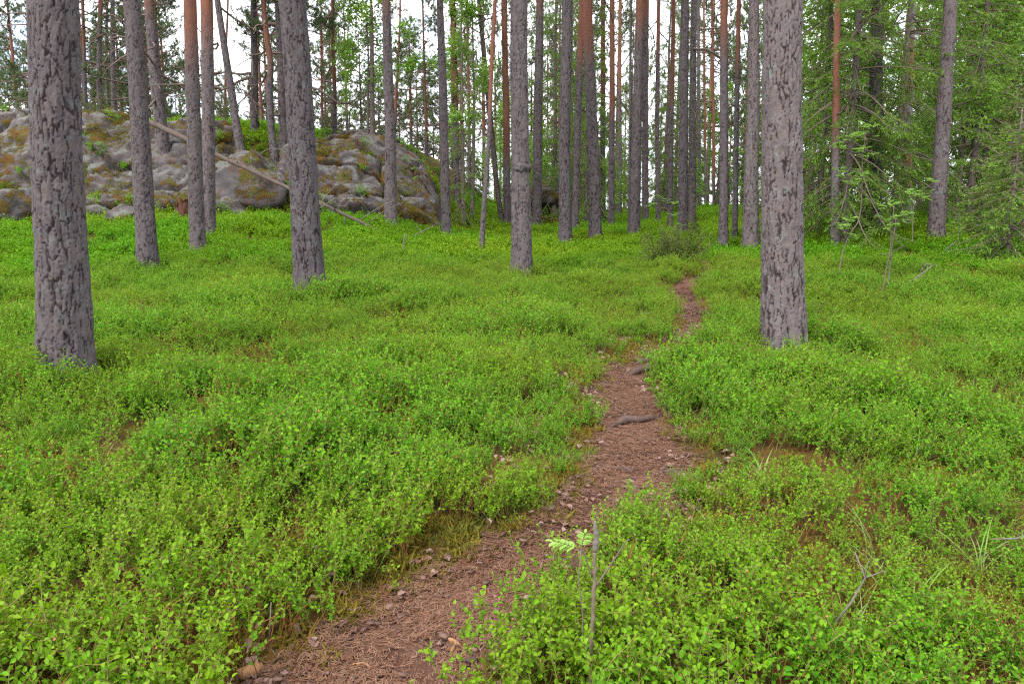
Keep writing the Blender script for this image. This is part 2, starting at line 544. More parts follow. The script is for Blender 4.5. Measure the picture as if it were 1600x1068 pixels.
# ---------------------------------------------------------------- the setting: forest floor and path
th = np.concatenate([np.linspace(-62, 62, 380), np.linspace(66, 294, 58)])
th = np.radians(th)
rr = np.concatenate([[0.25], np.geomspace(0.6, 60, 300), np.geomspace(64, 900, 34)])
R_, T_ = np.meshgrid(rr, th, indexing='ij')
GX, GY = R_ * np.sin(T_), R_ * np.cos(T_)
GZ = hgt(GX, GY)
mb = MB()
mb.add(np.stack([GX, GY, GZ], -1).reshape(-1, 3), None, grid_faces(len(rr), len(th), True)[:, ::-1])
cidx = mb.nv
mb.add([[0, 0, float(hgt(0, 0))]], None, None)
mb.f3.append(np.array([[cidx, k, (k + 1) % len(th)] for k in range(len(th))])[:, ::-1])
mb.m3.append(np.zeros(len(th)))
o = link("forest_floor", mb.mesh("forest_floor", [M['floor']], True))
o["kind"] = "structure"

tang = np.gradient(PATH, axis=0)
tang /= np.linalg.norm(tang, axis=1)[:, None]
nrm = np.stack([-tang[:, 1], tang[:, 0]], 1)
ks = np.linspace(-1.28, 1.28, 41)
hwp = path_hw(np.arange(len(PATH)))
wob = 0.05 * vnoise(np.arange(len(PATH)) * 0.22, 0.3, 0, 41)
PX = PATH[:, None, 0] + nrm[:, None, 0] * (ks[None] * hwp[:, None] + wob[:, None])
PY = PATH[:, None, 1] + nrm[:, None, 1] * (ks[None] * hwp[:, None] + wob[:, None])
edge = sm((np.abs(ks) - 0.95) / 0.33)[None]
PZ = hgt(PX, PY) + 0.012 + 0.010 * fbm(PX * 7, PY * 7, 0, 51, 4) - edge * 0.06
mb = MB()
mb.add(np.stack([PX, PY, PZ], -1).reshape(-1, 3), None, grid_faces(len(PATH), len(ks)))
o = link("path", mb.mesh("path", [M['path']], True))
o["kind"] = "structure"

# ---------------------------------------------------------------- rocks
def rock_mask(x, y):
    """where bare granite shows on the hill side"""
    m = np.zeros(np.broadcast(x, y).shape)
    n = 0.28 * fbm(np.asarray(x) * 0.55, np.asarray(y) * 0.55, 0, 61, 4)
    for cx, cy, rx, ry, ang in ROCKS:
        ca, sa = math.cos(ang), math.sin(ang)
        dx, dy = np.asarray(x) - cx, np.asarray(y) - cy
        u, v = (dx * ca + dy * sa) / rx, (-dx * sa + dy * ca) / ry
        m = np.maximum(m, 1.25 - np.hypot(u, v) + n)
    return m
ROCKS = [(-16.5, 23.2, 6.2, 3.4, 0.0), (-10.4, 22.9, 2.6, 3.0, 0.1), (-4.7, 24.6, 2.3, 2.9, 0.35)]

def outcrop(name, x0, x1, y0, y1, res, seed, label, mat):
    xs = np.arange(x0, x1, res)
    ys = np.arange(y0, y1, res)
    X, Y = np.meshgrid(xs, ys, indexing='ij')
    Z = hgt0(X, Y)
    m = rock_mask(X, Y)
    wx = X + 0.25 * fbm(X * 0.8, Y * 0.8, 0, seed + 1, 3)
    wy = Y + 0.25 * fbm(X * 0.8, Y * 0.8, 0, seed + 2, 3)
    f1, f2, cid, lx, ly = worley(wx / 1.9, wy / 1.15, seed)
    g1, g2, cid2, mx, my = worley(wx / 0.62, wy / 0.5, seed + 3)
    crack = sm((0.055 - (f2 - f1)) / 0.04)
    crack2 = sm((0.06 - (g2 - g1)) / 0.06) * (cid2 > 0.35)
    lv = (0.5 + 0.5 * fbm(wx * 0.30, wy * 0.75, 0, seed + 8, 4, 0.5)) * 5
    ledge = (np.floor(lv) + sm((lv - np.floor(lv)) / 0.22)) / 3.0
    disp = (0.16 * cid + 0.30 * (cid - 0.5) * ly + 0.26 * (np.mod(cid * 7.13, 1) - 0.5) * lx + 0.34 * ledge + 0.08 * cid2 + 0.12 * (cid2 - 0.5) * my + 0.12 * (np.mod(cid2 * 5.7, 1) - 0.5) * mx
            - 0.30 * crack - 0.13 * crack2 + 0.07 * fbm(X * 1.3, Y * 1.3, 0, seed + 5, 5) + 0.03 * fbm(X * 6, Y * 6, 0, seed + 6, 4))
    a = sm((m - 0.05) / 0.4)
    d = a * (disp + 0.22) - (1 - a) * 0.45
    mb = MB()
    V = np.stack([X, Y - 0.75 * d, Z + 0.62 * d], -1)
    mb.add(V.reshape(-1, 3), None, grid_faces(len(xs), len(ys)))
    me = mb.mesh(name, [mat], False, {"crack": np.clip(1.0 * crack + 0.7 * crack2, 0, 1)})
    # keep only what stands out of the ground
    o = link(name, me)
    c0 = V.reshape(-1, 3)[m.ravel() > 0.3].mean(0)
    me.transform(Matrix.Translation(-Vector(c0)))
    o.location = c0
    return tag(o, label, "rock")

outcrop("granite_outcrop", -23, -7.6, 19.0, 28.5, 0.075, 71, "long grey granite outcrop with brown moss behind the thickest left pine", M['rock'])
outcrop("granite_outcrop", -7.9, -1.5, 20.0, 29.0, 0.06, 83, "sloping granite outcrop with pale lichen right of the green gully", M['rock'])

def boulder(name, px, py, w_px, h_px, seed, label, mat, sink=0.35, depth=None, ky=0.9):
    p = hit(px, py) if depth is None else at_depth(px, py, depth)
    D = p[1]
    rx = w_px * D / F_PX / 2
    rz = h_px * D / F_PX / (2 - 2 * sink)
    nu, nv = 48, 72
    ph = np.linspace(0.02, np.pi - 0.02, nu)
    tt = np.linspace(0, 2 * np.pi, nv, endpoint=False)
    A, B = np.meshgrid(ph, tt, indexing='ij')
    X, Y, Z = np.sin(A) * np.cos(B), np.sin(A) * np.sin(B), np.cos(A)
    r = np.random.default_rng(seed)
    rad = np.ones(X.shape) * 1.2
    for k in range(16):                                   # cut by planes: broken faces
        n = r.normal(size=3)
        n /= np.linalg.norm(n)
        dd = X * n[0] + Y * n[1] + Z * n[2]
        rad = np.where(dd > 0.15, np.minimum(rad, r.uniform(0.78, 1.0) / np.maximum(dd, 0.15)), rad)
    rad = rad + 0.07 * fbm(X * 2 + seed, Y * 2, Z * 2, seed, 5) + 0.02 * fbm(X * 9, Y * 9, Z * 9, seed + 2, 3)
    V = np.stack([X * rad * rx, Y * rad * rx * ky, Z * rad * rz + rz * (1 - 2 * sink)], -1).reshape(-1, 3)
    mb = MB()
    mb.add(V, None, grid_faces(nu, nv, True)[:, ::-1])
    for (ring, pole, flip) in ((0, [0, 0, V[:nv, 2].max()], False), ((nu - 1) * nv, [0, 0, V[-nv:, 2].min()], True)):
        k = mb.nv
        mb.add([pole])
        f = np.array([[k, ring + i, ring + (i + 1) % nv] for i in range(nv)])
        mb.f3.append(f[:, ::-1] if flip else f)
        mb.m3.append(np.zeros(nv))
    o = link(name, mb.mesh(name, [mat], False, {"crack": np.zeros(mb.nv)}), None, p)
    return tag(o, label, "rock")

boulder("boulder", 392, 312, 100, 52, 3, "smooth grey boulder face under the fallen log", M['rock'], 0.3)
boulder("boulder", 28, 352, 95, 62, 4, "reddish low boulder at the left edge behind the thickest pine", M['rock'], 0.3)
boulder("boulder", 152, 346, 44, 26, 5, "small grey stone at the foot of the left outcrop, nearest the thick pine", M['rock'], 0.3)
boulder("boulder", 196, 350, 60, 30, 6, "flat grey stone at the outcrop foot left of the second pine", M['rock'], 0.35)
boulder("boulder", 266, 318, 40, 22, 7, "pale lichened stone above the rotten stump", M['rock'], 0.35)
boulder("boulder", 494, 312, 50, 44, 8, "grey stone in the bilberry gully just right of the leaning dark pine", M['rock'], 0.3)
boulder("boulder", 640, 338, 66, 26, 9, "low pointed stone beside the pine below the sloping outcrop", M['rock'], 0.4)
boulder("boulder", 862, 356, 46, 18, 10, "low stone under a cushion of golden moss between two trunks", M['mossrock'], 0.35)
boulder("boulder", 858, 316, 74, 40, 11, "lichen-white boulder in the middle distance behind the mossy stone", M['rock'], 0.35, depth=37.0)

# ---------------------------------------------------------------- tree parts
def trunk(spec, H, dist, seed, orange_z=None, amp=1.0, rtop=0.045, flare=0.35, zvis=None):
    """spec: (x, z, radius) going up; returns mesh builder data for a trunk with plated bark"""
    spec = np.array(spec, float)
    zs, xs, rs = spec[:, 1], spec[:, 0], spec[:, 2]
    zt = zs[-1]
    slope = (xs[-1] - xs[-2]) / max(0.1, zs[-1] - zs[-2])
    if H > zt + 0.5:
        zs = np.append(zs, [zt + (H - zt) * 0.5, H])
        xs = np.append(xs, [xs[-1] + slope * (H - zt) * 0.42, xs[-1] + slope * (H - zt) * 0.6])
        rs = np.append(rs, [rs[-1] * 0.72, rtop])
    px = dist / 736.0                                    # one picture pixel in metres
    zv = min(H, zvis if zvis else 0.33 * dist + 1.6)
    dz = max(0.0075, px * 0.9)
    rows = np.concatenate([np.arange(-0.3, zv, dz), np.arange(zv, H, 0.35), [H]])
    R0 = rs[0]
    seg = int(np.clip(2 * np.pi * R0 / max(0.0075, px * 0.9), 14, 240))
    ang = np.linspace(0, 2 * np.pi, seg, endpoint=False) + np.pi / 2     # seam at the back
    Zr, A = np.meshgrid(rows, ang, indexing='ij')
    # smooth centre line
    fine = np.linspace(zs[0], zs[-1], 200)
    fx = np.interp(fine, zs, xs)
    k = np.ones(13) / 13
    fxs = np.convolve(np.pad(fx, 6, mode='edge'), k, mode='valid')
    fxs = fxs + (fx[0] - fxs[0]) * np.exp(-(fine - fine[0]) / 0.5)
    cx = np.interp(rows, fine, fxs)
    wig = 0.12 * R0
    cx = cx + wig * vnoise(rows * 0.5, 0.3, 0, seed)
    cy = wig * 1.5 * vnoise(rows * 0.4, 0.7, 0, seed + 1)
    rr_ = np.interp(rows, zs, rs)
    zc = np.clip(rows, 0, None)
    lobes = 1 + 1.1 * flare * np.exp(-np.clip(rows + 0.05, 0, None) / 0.26)[:, None] * (0.75 + 0.55 * vnoise(np.cos(A) * 1.6, np.sin(A) * 1.6, 0, seed + 3))
    rad = rr_[:, None] * lobes * (1 + 0.035 * vnoise(np.cos(A) * 1.2, np.sin(A) * 1.2, Zr * 0.8, seed + 4))
    s = (ang - np.pi / 2)[None, :] * R0
    sc = np.clip(R0 / 0.25, 0.5, 1.15)
    zeta = Zr / 0.30 - (1 / 0.30 - 1 / 0.85) * 1.8 * (1 - np.exp(-np.clip(Zr, -0.5, None) / 1.8))   # long furrows low down, shorter above
    zeta = zeta / sc
    wa = fbm(s * 13, Zr * 6, 0, seed + 5, 4, 0.6)
    wb = fbm(s * 17, Zr * 9, 0, seed + 6, 4, 0.6)
    f1, f2, pid, _lx, _ly = worley(s / (0.056 * sc) + 0.30 * wa, zeta * 1.55 + 0.22 * wb, seed + 7, 1.0)
    n1 = f2 - f1
    thick = np.clip(0.135 + 0.16 * vnoise(s / 0.06, Zr / 0.16, 0, seed + 9), 0.012, 0.3)
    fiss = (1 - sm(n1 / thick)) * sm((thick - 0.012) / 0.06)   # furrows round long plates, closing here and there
    lev = (0.5 + 0.5 * fbm(s / (0.040 * sc) + 0.3 * wa, Zr / (0.17 * sc) + 0.3 * wb, 0, seed + 10, 4, 0.55)) * 6.5
    fl = np.floor(lev)
    terr = (fl + sm((lev - fl) / 0.18)) / 6.5            # flakes lying on each other with sharp rims
    cid = _h(fl, np.floor(n1 * 0), np.zeros(fl.shape), seed + 11) * 0.30 + 0.35 * pid + 0.35 * (0.5 + 0.5 * vnoise(s / 0.03, Zr / 0.07, 0, seed + 12))
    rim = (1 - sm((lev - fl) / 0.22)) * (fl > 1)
    disp = 1.0 + 1.2 * (terr - 0.5) - 1.2 * fiss + 0.06 * fbm(s * 60, Zr * 40, 0, seed + 13, 3)
    org = np.zeros(rows.shape)
    if orange_z is not None:
        org = sm((rows - orange_z + 0.5) / 1.4)
    orgA = np.clip(org[:, None] + 0.6 * (org * (1 - org))[:, None] * 4 * (cid - 0.5), 0, 1)
    a_m = 0.0125 * amp * sc * (0.55 + 0.45 * np.exp(-zc / 3.0))[:, None] * (1 - 0.75 * orgA)
    rad = rad + a_m * (disp - 1.0)
    X = cx[:, None] + rad * np.cos(A)
    Y = cy[:, None] + rad * np.sin(A)
    mb = MB()
    mb.add(np.stack([X, Y, Zr], -1).reshape(-1, 3), None, grid_faces(len(rows), seg, True))
    k0 = mb.nv
    mb.add([[cx[-1], cy[-1], H + 0.02]])
    b0 = (len(rows) - 1) * seg
    mb.f3.append(np.array([[k0, b0 + i, b0 + (i + 1) % seg] for i in range(seg)]))
    mb.m3.append(np.zeros(seg))
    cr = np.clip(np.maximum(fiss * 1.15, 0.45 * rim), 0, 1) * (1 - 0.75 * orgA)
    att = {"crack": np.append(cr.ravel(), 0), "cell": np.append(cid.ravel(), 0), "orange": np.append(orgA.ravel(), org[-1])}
    axis = lambda z: (float(np.interp(z, rows, cx)), float(np.interp(z, rows, cy)), float(z))
    radius = lambda z: float(np.interp(z, rows, rr_))
    return mb, att, axis, radius

def unit(v):
    v = np.asarray(v, float)
    return v / (np.linalg.norm(v) + 1e-12)

def wander(p0, d0, L, n, r, wob=0.25, up=0.0):
    P = [np.array(p0, float)]
    d = unit(d0)
    for i in range(n):
        d = unit(d + r.normal(size=3) * wob + np.array([0, 0, up]))
        P.append(P[-1] + d * L / n)
    return np.array(P)

def pine_crown_mesh(seed, h=7.5, R=2.3, nlimb=30, dense=1.0, lowdead=0):
    """crown from z = 0 to h, centred on the stem; limbs and needle tufts"""
    r = np.random.default_rng(seed)
    mb = MB()
    nb, nd, nl = [], [], []
    for i in range(nlimb + lowdead):
        if i < nlimb:
            t = (i + r.random()) / nlimb
        else:
            t = -r.uniform(0.05, 0.5)
        z = h * t
        L = R * (1 - max(t, 0) ** 1.6) * r.uniform(0.55, 1.1) + 0.35
        az = r.uniform(0, 2 * np.pi)
        el = math.radians(-12 + 55 * max(t, 0) + r.uniform(-14, 14))
        d = np.array([math.cos(az) * math.cos(el), math.sin(az) * math.cos(el), math.sin(el)])
        P = wander((0, 0, z), d, L, 7, r, 0.20, 0.05 if i < nlimb else -0.03)
        r0 = 0.012 + 0.012 * L
        mb.tube(P, np.linspace(r0, r0 * 0.3, len(P)), 4, 0, False)
        if i >= nlimb:
            for q in range(3):
                k = r.integers(2, 7)
                S = wander(P[k], unit(P[k] - P[k - 1]) + r.normal(size=3) * 0.7, r.uniform(0.2, 0.6), 3, r, 0.3)
                mb.tube(S, np.linspace(r0 * 0.4, r0 * 0.2, len(S)), 3, 0, False)
            continue
        ns = int(r.integers(6, 10) * (0.6 + 0.4 * L / R))
        for q in range(ns):
            f = r.uniform(0.3, 1.0)
            k = f * 7
            i0 = min(int(k), 6)
            p = P[i0] + (P[i0 + 1] - P[i0]) * (k - i0)
            ax = unit(P[i0 + 1] - P[i0])
            sd = unit(np.cross(ax, [0, 0, 1])) * (1 if q % 2 else -1)
            dd = unit(ax * 0.7 + sd * r.uniform(0.3, 1.0) + np.array([0, 0, r.uniform(-0.1, 0.55)]))
            Ls = r.uniform(0.3, 0.85) * (1.2 - 0.5 * f)
            S = wander(p, dd, Ls, 4, r, 0.22, 0.06)
            mb.tube(S, np.linspace(0.009, 0.004, len(S)), 3, 0, False)
            nt = max(2, int(Ls / 0.075 * dense))
            for w in range(nt):
                ft = r.uniform(0.35, 1.0) * 4
                j0 = min(int(ft), 3)
                pt = S[j0] + (S[j0 + 1] - S[j0]) * (ft - j0) + r.normal(size=3) * 0.035
                a = unit(S[j0 + 1] - S[j0] + np.array([0, 0, 0.35]) + r.normal(size=3) * 0.35)
                m = 15
                nb.append(np.repeat(pt[None], m, 0) + a[None] * r.uniform(-0.05, 0.05, (m, 1)))
                nd.append(a[None] * 0.75 + r.normal(size=(m, 3)) * 0.62)
                nl.append(r.uniform(0.06, 0.105, m))
    nb, nd, nl = np.concatenate(nb), np.concatenate(nd), np.concatenate(nl)
    mb.blades(nb, nd, nl * 1.15, 0.017, 1, (r.random(len(nb)) < 0.15) * 0.6, seed)
    return mb.mesh("pine_crown", [M['limb'], M['needle']])

def spruce_crown_mesh(seed, h, R, z0, step=0.30, per=5, bare=0.0, tipf=0.5, fine=1.0, mat='sprneedle'):
    """whorls of drooping branches from z0 to h, dead twigs inside"""
    r = np.random.default_rng(seed)
    mb = MB()
    nb, nd, nl, ntp = [], [], [], []
    z = z0
    while z < h - 0.15:
        t = (z - z0) / (h - z0)
        for b in range(per):
            L = (R * (1 - t) ** 0.75 + 0.10) * r.uniform(0.6, 1.1)
            az = r.uniform(0, 2 * np.pi)
            zz = z + r.uniform(-0.12, 0.12)
            el0 = math.radians(15 - 28 * (1 - t) + r.uniform(-10, 10))
            n = 8
            P = [np.array([0, 0, zz])]
            el = el0
            for i in range(n):
                el = el + math.radians((-6 if i < 5 else 9) * (1 - 0.6 * t)) + r.normal() * 0.05
                az += r.normal() * 0.05
                P.append(P[-1] + L / n * np.array([math.cos(az) * math.cos(el), math.sin(az) * math.cos(el), math.sin(el)]))
            P = np.array(P)
            mb.tube(P, np.linspace(0.006 + 0.008 * L, 0.004, n + 1), 3, 0, False)
            ntw = max(4, int(L / 0.05 * fine))
            for w in range(ntw):
                f = r.uniform(0.18 + bare * 0.5, 1.0)
                k = f * n
                i0 = min(int(k), n - 1)
                p = P[i0] + (P[i0 + 1] - P[i0]) * (k - i0)
                ax = unit(P[i0 + 1] - P[i0])
                sd = unit(np.cross(ax, [0, 0, 1])) * (1 if w % 2 else -1)
                d = unit(ax * 0.75 + sd * 0.9 + np.array([0, 0, r.uniform(-0.55, 0.05)]))
                Lt = (0.12 + 0.22 * L * (1.05 - f)) * r.uniform(0.7, 1.3)
                m = max(4, int(Lt / 0.02))
                s = r.uniform(0.05, 1.0, m)
                curve = np.array([0, 0, -0.25]) * Lt
                pts = p[None] + d[None] * (s * Lt)[:, None] + curve[None] * (s ** 2)[:, None]
                nb.append(pts)
                nd.append(d[None] * 0.9 + r.normal(size=(m, 3)) * 0.65)
                nl.append(r.uniform(0.035, 0.062, m))
                tf = np.clip((s - 0.62) * 2.8, 0, 1) * (f > 0.45) * (r.random() < tipf) * r.uniform(0.5, 1.0)
                ntp.append(tf)
        z += step * r.uniform(0.7, 1.25)
    nb, nd, nl, ntp = [np.concatenate(a) for a in (nb, nd, nl, ntp)]
    mb.blades(nb, nd, nl * 1.3, 0.020, 1, ntp, seed)
    return mb.mesh("spruce_crown", [M['limb'], M[mat]])

def broadleaf_crown_mesh(seed, h, R, z0, nlimb=16, leaf=0.06, nleaf=26, mat='bigleaf', rise=0.5):
    r = np.random.default_rng(seed)
    mb = MB()
    B, D, Nn, L_ = [], [], [], []
    for i in range(nlimb):
        t = (i + r.random()) / nlimb
        z = z0 + (h - z0) * t
        az = r.uniform(0, 2 * np.pi)
        d = np.array([math.cos(az), math.sin(az), rise + r.uniform(-0.3, 0.5)])
        L = R * (1 - 0.6 * t) * r.uniform(0.6, 1.15)
        P = wander((0, 0, z), d, L, 6, r, 0.22, 0.03)
        mb.tube(P, np.linspace(0.006 + 0.008 * L, 0.003, 7), 4, 0, False)
        for q in range(int(5 + 3 * L)):
            k = r.integers(2, 7)
            S = wander(P[k], unit(P[k] - P[k - 1]) + r.normal(size=3) * 0.8, r.uniform(0.25, 0.6) * min(1, L), 4, r, 0.25)
            mb.tube(S, np.linspace(0.004, 0.002, 5), 3, 0, False)
            m = r.integers(nleaf // 2, nleaf)
            j = r.integers(1, 5, m)
            B.append(S[j] + r.normal(size=(m, 3)) * 0.07)
            D.append(r.normal(size=(m, 3)) + np.array([0, 0, -0.25]))
            Nn.append(r.normal(size=(m, 3)) * 0.6 + np.array([0, 0, 1.0]))
            L_.append(r.uniform(0.7, 1.2, m) * leaf)
    B, D, Nn, L_ = [np.concatenate(a) for a in (B, D, Nn, L_)]
    mb.leaves(B, D, Nn, L_, L_ * 0.7, 1, r.random(len(B)) * 0.7)
    return mb.mesh("broadleaf_crown", [M['limb'], M[mat]])

def dead_branch_mesh(seed, L):
    r = np.random.default_rng(seed)
    mb = MB()
    P = wander((0, 0, 0), (1, 0, r.uniform(-0.25, 0.25)), L, 6, r, 0.22, -0.02)
    r0 = 0.006 + 0.011 * L
    mb.tube(P, np.linspace(r0, r0 * 0.3, 7), 5, 0)
    for q in range(int(2 + 3 * L)):
        k = r.integers(2, 7)
        S = wander(P[k], unit(P[k] - P[k - 1]) + r.normal(size=3) * 0.7, r.uniform(0.15, 0.5) * L, 3, r, 0.3)
        mb.tube(S, np.linspace(r0 * 0.4, r0 * 0.18, 4), 3, 0)
    return mb.mesh("dead_branch", [M['limb']])

CROWN = [pine_crown_mesh(s, 7.5, 2.4, 30, 1.0, 4) for s in (11, 12, 13, 14)]
CROWN_LOW = [pine_crown_mesh(s, 6.0, 1.9, 34, 1.15, 6) for s in (21, 22, 23)]
DEAD = [dead_branch_mesh(100 + i, L) for i, L in enumerate((0.35, 0.6, 0.9, 1.3, 1.7))]
TRNG = np.random.default_rng(5)

def stem_spec(B, pts):
    out = []
    for (px, py, w) in pts:
        q = at_depth(px, py, B[1])
        dd = math.hypot(q[1], q[0])
        out.append((q[0] - B[0], q[2] - B[2], 0.49 * w * q[1] / F_PX * q[1] / dd))
    out[0] = (0.0, 0.0, out[0][2])
    return out

N_TREE = [0]

def pine(pts, label, H=20, cb=12.5, orange=None, depth=None, amp=1.0, crown=CROWN, cs=1.0, dead=4, dead_z=(3.0, 10.0), group="pines standing around the path",
         cat="pine tree", name="pine_tree", mat='bark', off=0.15, flare=0.38):
    N_TREE[0] += 1
    seed = 1000 + 37 * N_TREE[0]
    px, py, _ = pts[0]
    B = hit(px, py, off) if depth is None else at_depth(px, py, depth)
    if depth is not None:
        g = float(hgt(B[0], B[1]))
        B = np.array([B[0], B[1], g + off])
    B[2] -= off
    spec = stem_spec(B, pts)
    D = float(np.linalg.norm(B[:2]))
    oz = None
    if orange is not None:
        oz = at_depth(px, orange, B[1])[2] - B[2]
    mb, att, axis, radius = trunk(spec, H, D, seed, oz, amp, flare=flare)
    t = thing(name, label, cat, B, group)
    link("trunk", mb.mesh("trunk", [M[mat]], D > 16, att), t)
    if crown is not None:
        k = TRNG.integers(len(crown))
        ch = 7.5 if crown is CROWN else 6.0
        link("crown", crown[k], t, axis(cb), (0, 0, TRNG.uniform(0, 6.28)), (cs, cs, (H - cb) / ch))
    for i in range(dead):
        z = TRNG.uniform(*dead_z)
        az = TRNG.uniform(0, 6.28)
        a = axis(z)
        rd = radius(z) * 0.8
        link("dead_branch", DEAD[TRNG.integers(len(DEAD))], t, (a[0] + rd * math.cos(az), a[1] + rd * math.sin(az), z),
             (0, TRNG.uniform(-0.3, 0.35), az), float(TRNG.uniform(0.7, 1.15)))
    return t, B

# ---- pines one by one, as they stand in the photograph
pine([(105, 572, 88), (103, 480, 88), (93, 250, 81), (88, 0, 78)], "thickest pine with deep grey plated bark in the left foreground", H=21, cb=13, dead=2, dead_z=(6, 10), amp=1.25)
pine([(232, 420, 34), (222, 250, 31), (207, 0, 26)], "grey-barked pine second from the left, leaning slightly left", H=20, cb=12.5, dead=2, dead_z=(7, 10))
pine([(-8, 398, 16), (-16, 200, 14), (-24, 0, 12)], "pine cut off by the left edge of the picture", H=19, cb=12, dead=0)
pine([(310, 392, 26), (304, 200, 23), (298, 0, 20)], "left one of two close pines turning orange above, nearer to camera", H=20, cb=12.5, orange=95, dead=2, dead_z=(8, 11))
pine([(326, 366, 22), (325, 200, 20), (322, 0, 19)], "right one of two close pines turning orange above, set slightly behind", H=20, cb=12.5, orange=72, dead=2, dead_z=(8, 11))
pine([(484, 458, 50), (476, 330, 45), (471, 200, 43), (462, 90, 42), (454, 0, 41)], "dark furrowed pine left of centre, curving left towards the top", H=20, cb=13, amp=1.3, dead=2, dead_z=(7, 11))
pine([(611, 352, 20), (609, 180, 16), (603, 0, 13)], "reddish slim pine in front of the sloping granite outcrop", H=18, cb=11, orange=20, dead=4, dead_z=(7, 11))
pine([(698, 368, 16), (693, 180, 13), (688, 0, 10.5)], "straight dark slim pine right of the sloping outcrop", H=18, cb=11, dead=5, dead_z=(6, 11))
pine([(814, 425, 33), (814, 280, 29), (812, 130, 27), (812, 0, 25)], "straight grey pine at the centre of the picture with a burred scar", H=20, cb=12.5, amp=1.15, dead=1, dead_z=(7, 11))
for ch in [c for c in scene.objects if c.name.startswith("trunk") and c.parent and "burred scar" in c.parent["label"]]:
    zb = at_depth(813, 262, ch.parent.location.y)[2] - ch.parent.location.z
    rb = 0.5 * 28.5 * ch.parent.location.y / F_PX
    aa = np.linspace(0, 2 * np.pi, 60, endpoint=False)
    tt = np.linspace(-1, 1, 14)
    T2, A2 = np.meshgrid(tt, aa, indexing='ij')
    lump = 0.5 + 0.5 * fbm(np.cos(A2) * 2.2, np.sin(A2) * 2.2, T2 * 1.2, 61, 4, 0.6)
    rb2 = rb * 0.97 + (1 - T2 ** 2) * (0.004 + 0.026 * lump)
    mb = MB()
    mb.add(np.stack([rb2 * np.cos(A2) + 0.004, rb2 * np.sin(A2), zb + T2 * 0.07 + 0.03 * vnoise(np.cos(A2) * 2, np.sin(A2) * 2, 0, 62)], -1).reshape(-1, 3), None, grid_faces(14, 60, True))
    nb_ = mb.nv
    link("burr", mb.mesh("burr", [M['bark']], False, {"crack": np.clip(1.2 - 2.2 * lump, 0, 1).ravel(), "cell": lump.ravel(), "orange": np.zeros(nb_)}), ch)
pine([(884, 380, 21), (882, 220, 18), (886, 0, 16)], "dark grey straight pine, first right of the central pine", H=20, cb=12.5, dead=2, dead_z=(8, 12))
pine([(931, 372, 20), (926, 200, 17), (918, 0, 15)], "pine right of the first dark one, orange at its top and leaning left", H=20, cb=12.5, orange=95, dead=2, dead_z=(8, 12))
pine([(898, 360, 12), (903, 180, 10), (909, 0, 8.5)], "thin pinkish pine between two thicker trunks right of centre", H=19, cb=12, orange=110, dead=3, dead_z=(7, 12))
pine([(992, 368, 18), (995, 200, 15), (1000, 0, 12)], "pale grey pine with smooth bark behind the juniper bush", H=20, cb=12.5, orange=60, dead=3, dead_z=(8, 12))
pine([(983, 366, 5), (984, 250, 4.5), (986, 0, 4)], "very thin pale stem close against the pale grey pine", H=15, cb=10, dead=2, dead_z=(4, 9))
pine([(1009, 345, 11), (1008, 180, 10), (1010, 0, 9)], "grey-red pine standing just behind the pale grey pine", H=20, cb=12.5, orange=40, dead=4, dead_z=(5, 12), depth=34)
pine([(1067, 368, 17), (1069, 180, 14), (1070, 0, 12)], "grey pine above the small rowan, right of the thin orange pine", H=20, cb=12.5, dead=4, dead_z=(6, 12))
pine([(1047, 358, 9), (1049, 180, 7.5), (1053, 0, 6)], "thin orange pine left of the grey pine above the small rowan", H=18, cb=12, orange=170, dead=3, dead_z=(6, 11))
pine([(1082, 346, 12), (1082, 180, 11), (1084, 0, 9)], "slim grey pine with long bare branches behind the small rowan", H=20, cb=11, dead=7, dead_z=(3.5, 11))
pine([(1131, 386, 16), (1131, 200, 13), (1132, 0, 11)], "pine with orange top between path end and the large right pine", H=19, cb=12.5, orange=85, dead=3, dead_z=(7, 11))
pine([(1148, 375, 10), (1151, 180, 8), (1155, 0, 6.5)], "thin reddish pine squeezed left of the stout grey pine", H=18, cb=12, orange=120, dead=3, dead_z=(6, 11))
pine([(1172, 387, 28), (1174, 280, 23), (1177, 120, 18), (1178, 0, 15)], "stout grey pine with widened foot left of the large right pine", H=20, cb=12.5, dead=2, dead_z=(7, 11), flare=0.25)
pine([(1222, 527, 72), (1221, 380, 65), (1221, 200, 62), (1220, 0, 60)], "large pine with scaly lichened bark beside the path on the right", H=21, cb=13, amp=1.15, dead=1, dead_z=(8, 11), flare=0.2, off=0.12)
pine([(955, 355, 11), (956, 180, 9), (957, 0, 7.5)], "slim pine with bright orange upper stem behind the gap right of centre", H=20, cb=12.5, orange=190, dead=4, dead_z=(6, 12))
pine([(942, 348, 9), (942, 180, 8), (942, 0, 6.5)], "slim orange pine left of the brighter orange one in the gap", H=20, cb=12.5, orange=180, dead=4, dead_z=(6, 12), depth=34)
pine([(968, 334, 8), (968, 180, 6.5), (969, 0, 5)], "twiggy reddish pine far behind the gap right of centre", H=19, cb=12, orange=150, dead=9, dead_z=(3, 12), depth=41)
pine([(1028, 345, 8), (1027, 180, 7), (1029, 0, 5.5)], "dim olive-brown pine between pale grey and thin orange pines", H=19, cb=11, orange=90, dead=7, dead_z=(3, 12), depth=33)
pine([(1093, 334, 6), (1092, 180, 5.5), (1091, 0, 4.5)], "far thin grey stem right of the slim branched pine", H=19, cb=12, dead=6, dead_z=(3, 12), depth=42)
pine([(1115, 336, 5.5), (1115, 200, 5), (1113, 60, 4)], "far small pine with glowing orange stem in the open gap", H=16, cb=9, orange=290, dead=4, dead_z=(3, 8), depth=44)
pine([(1102, 334, 4.5), (1101, 180, 4), (1100, 60, 3.5)], "far thin reddish stem left of the glowing orange one", H=16, cb=9, orange=240, dead=4, dead_z=(3, 8), depth=48)
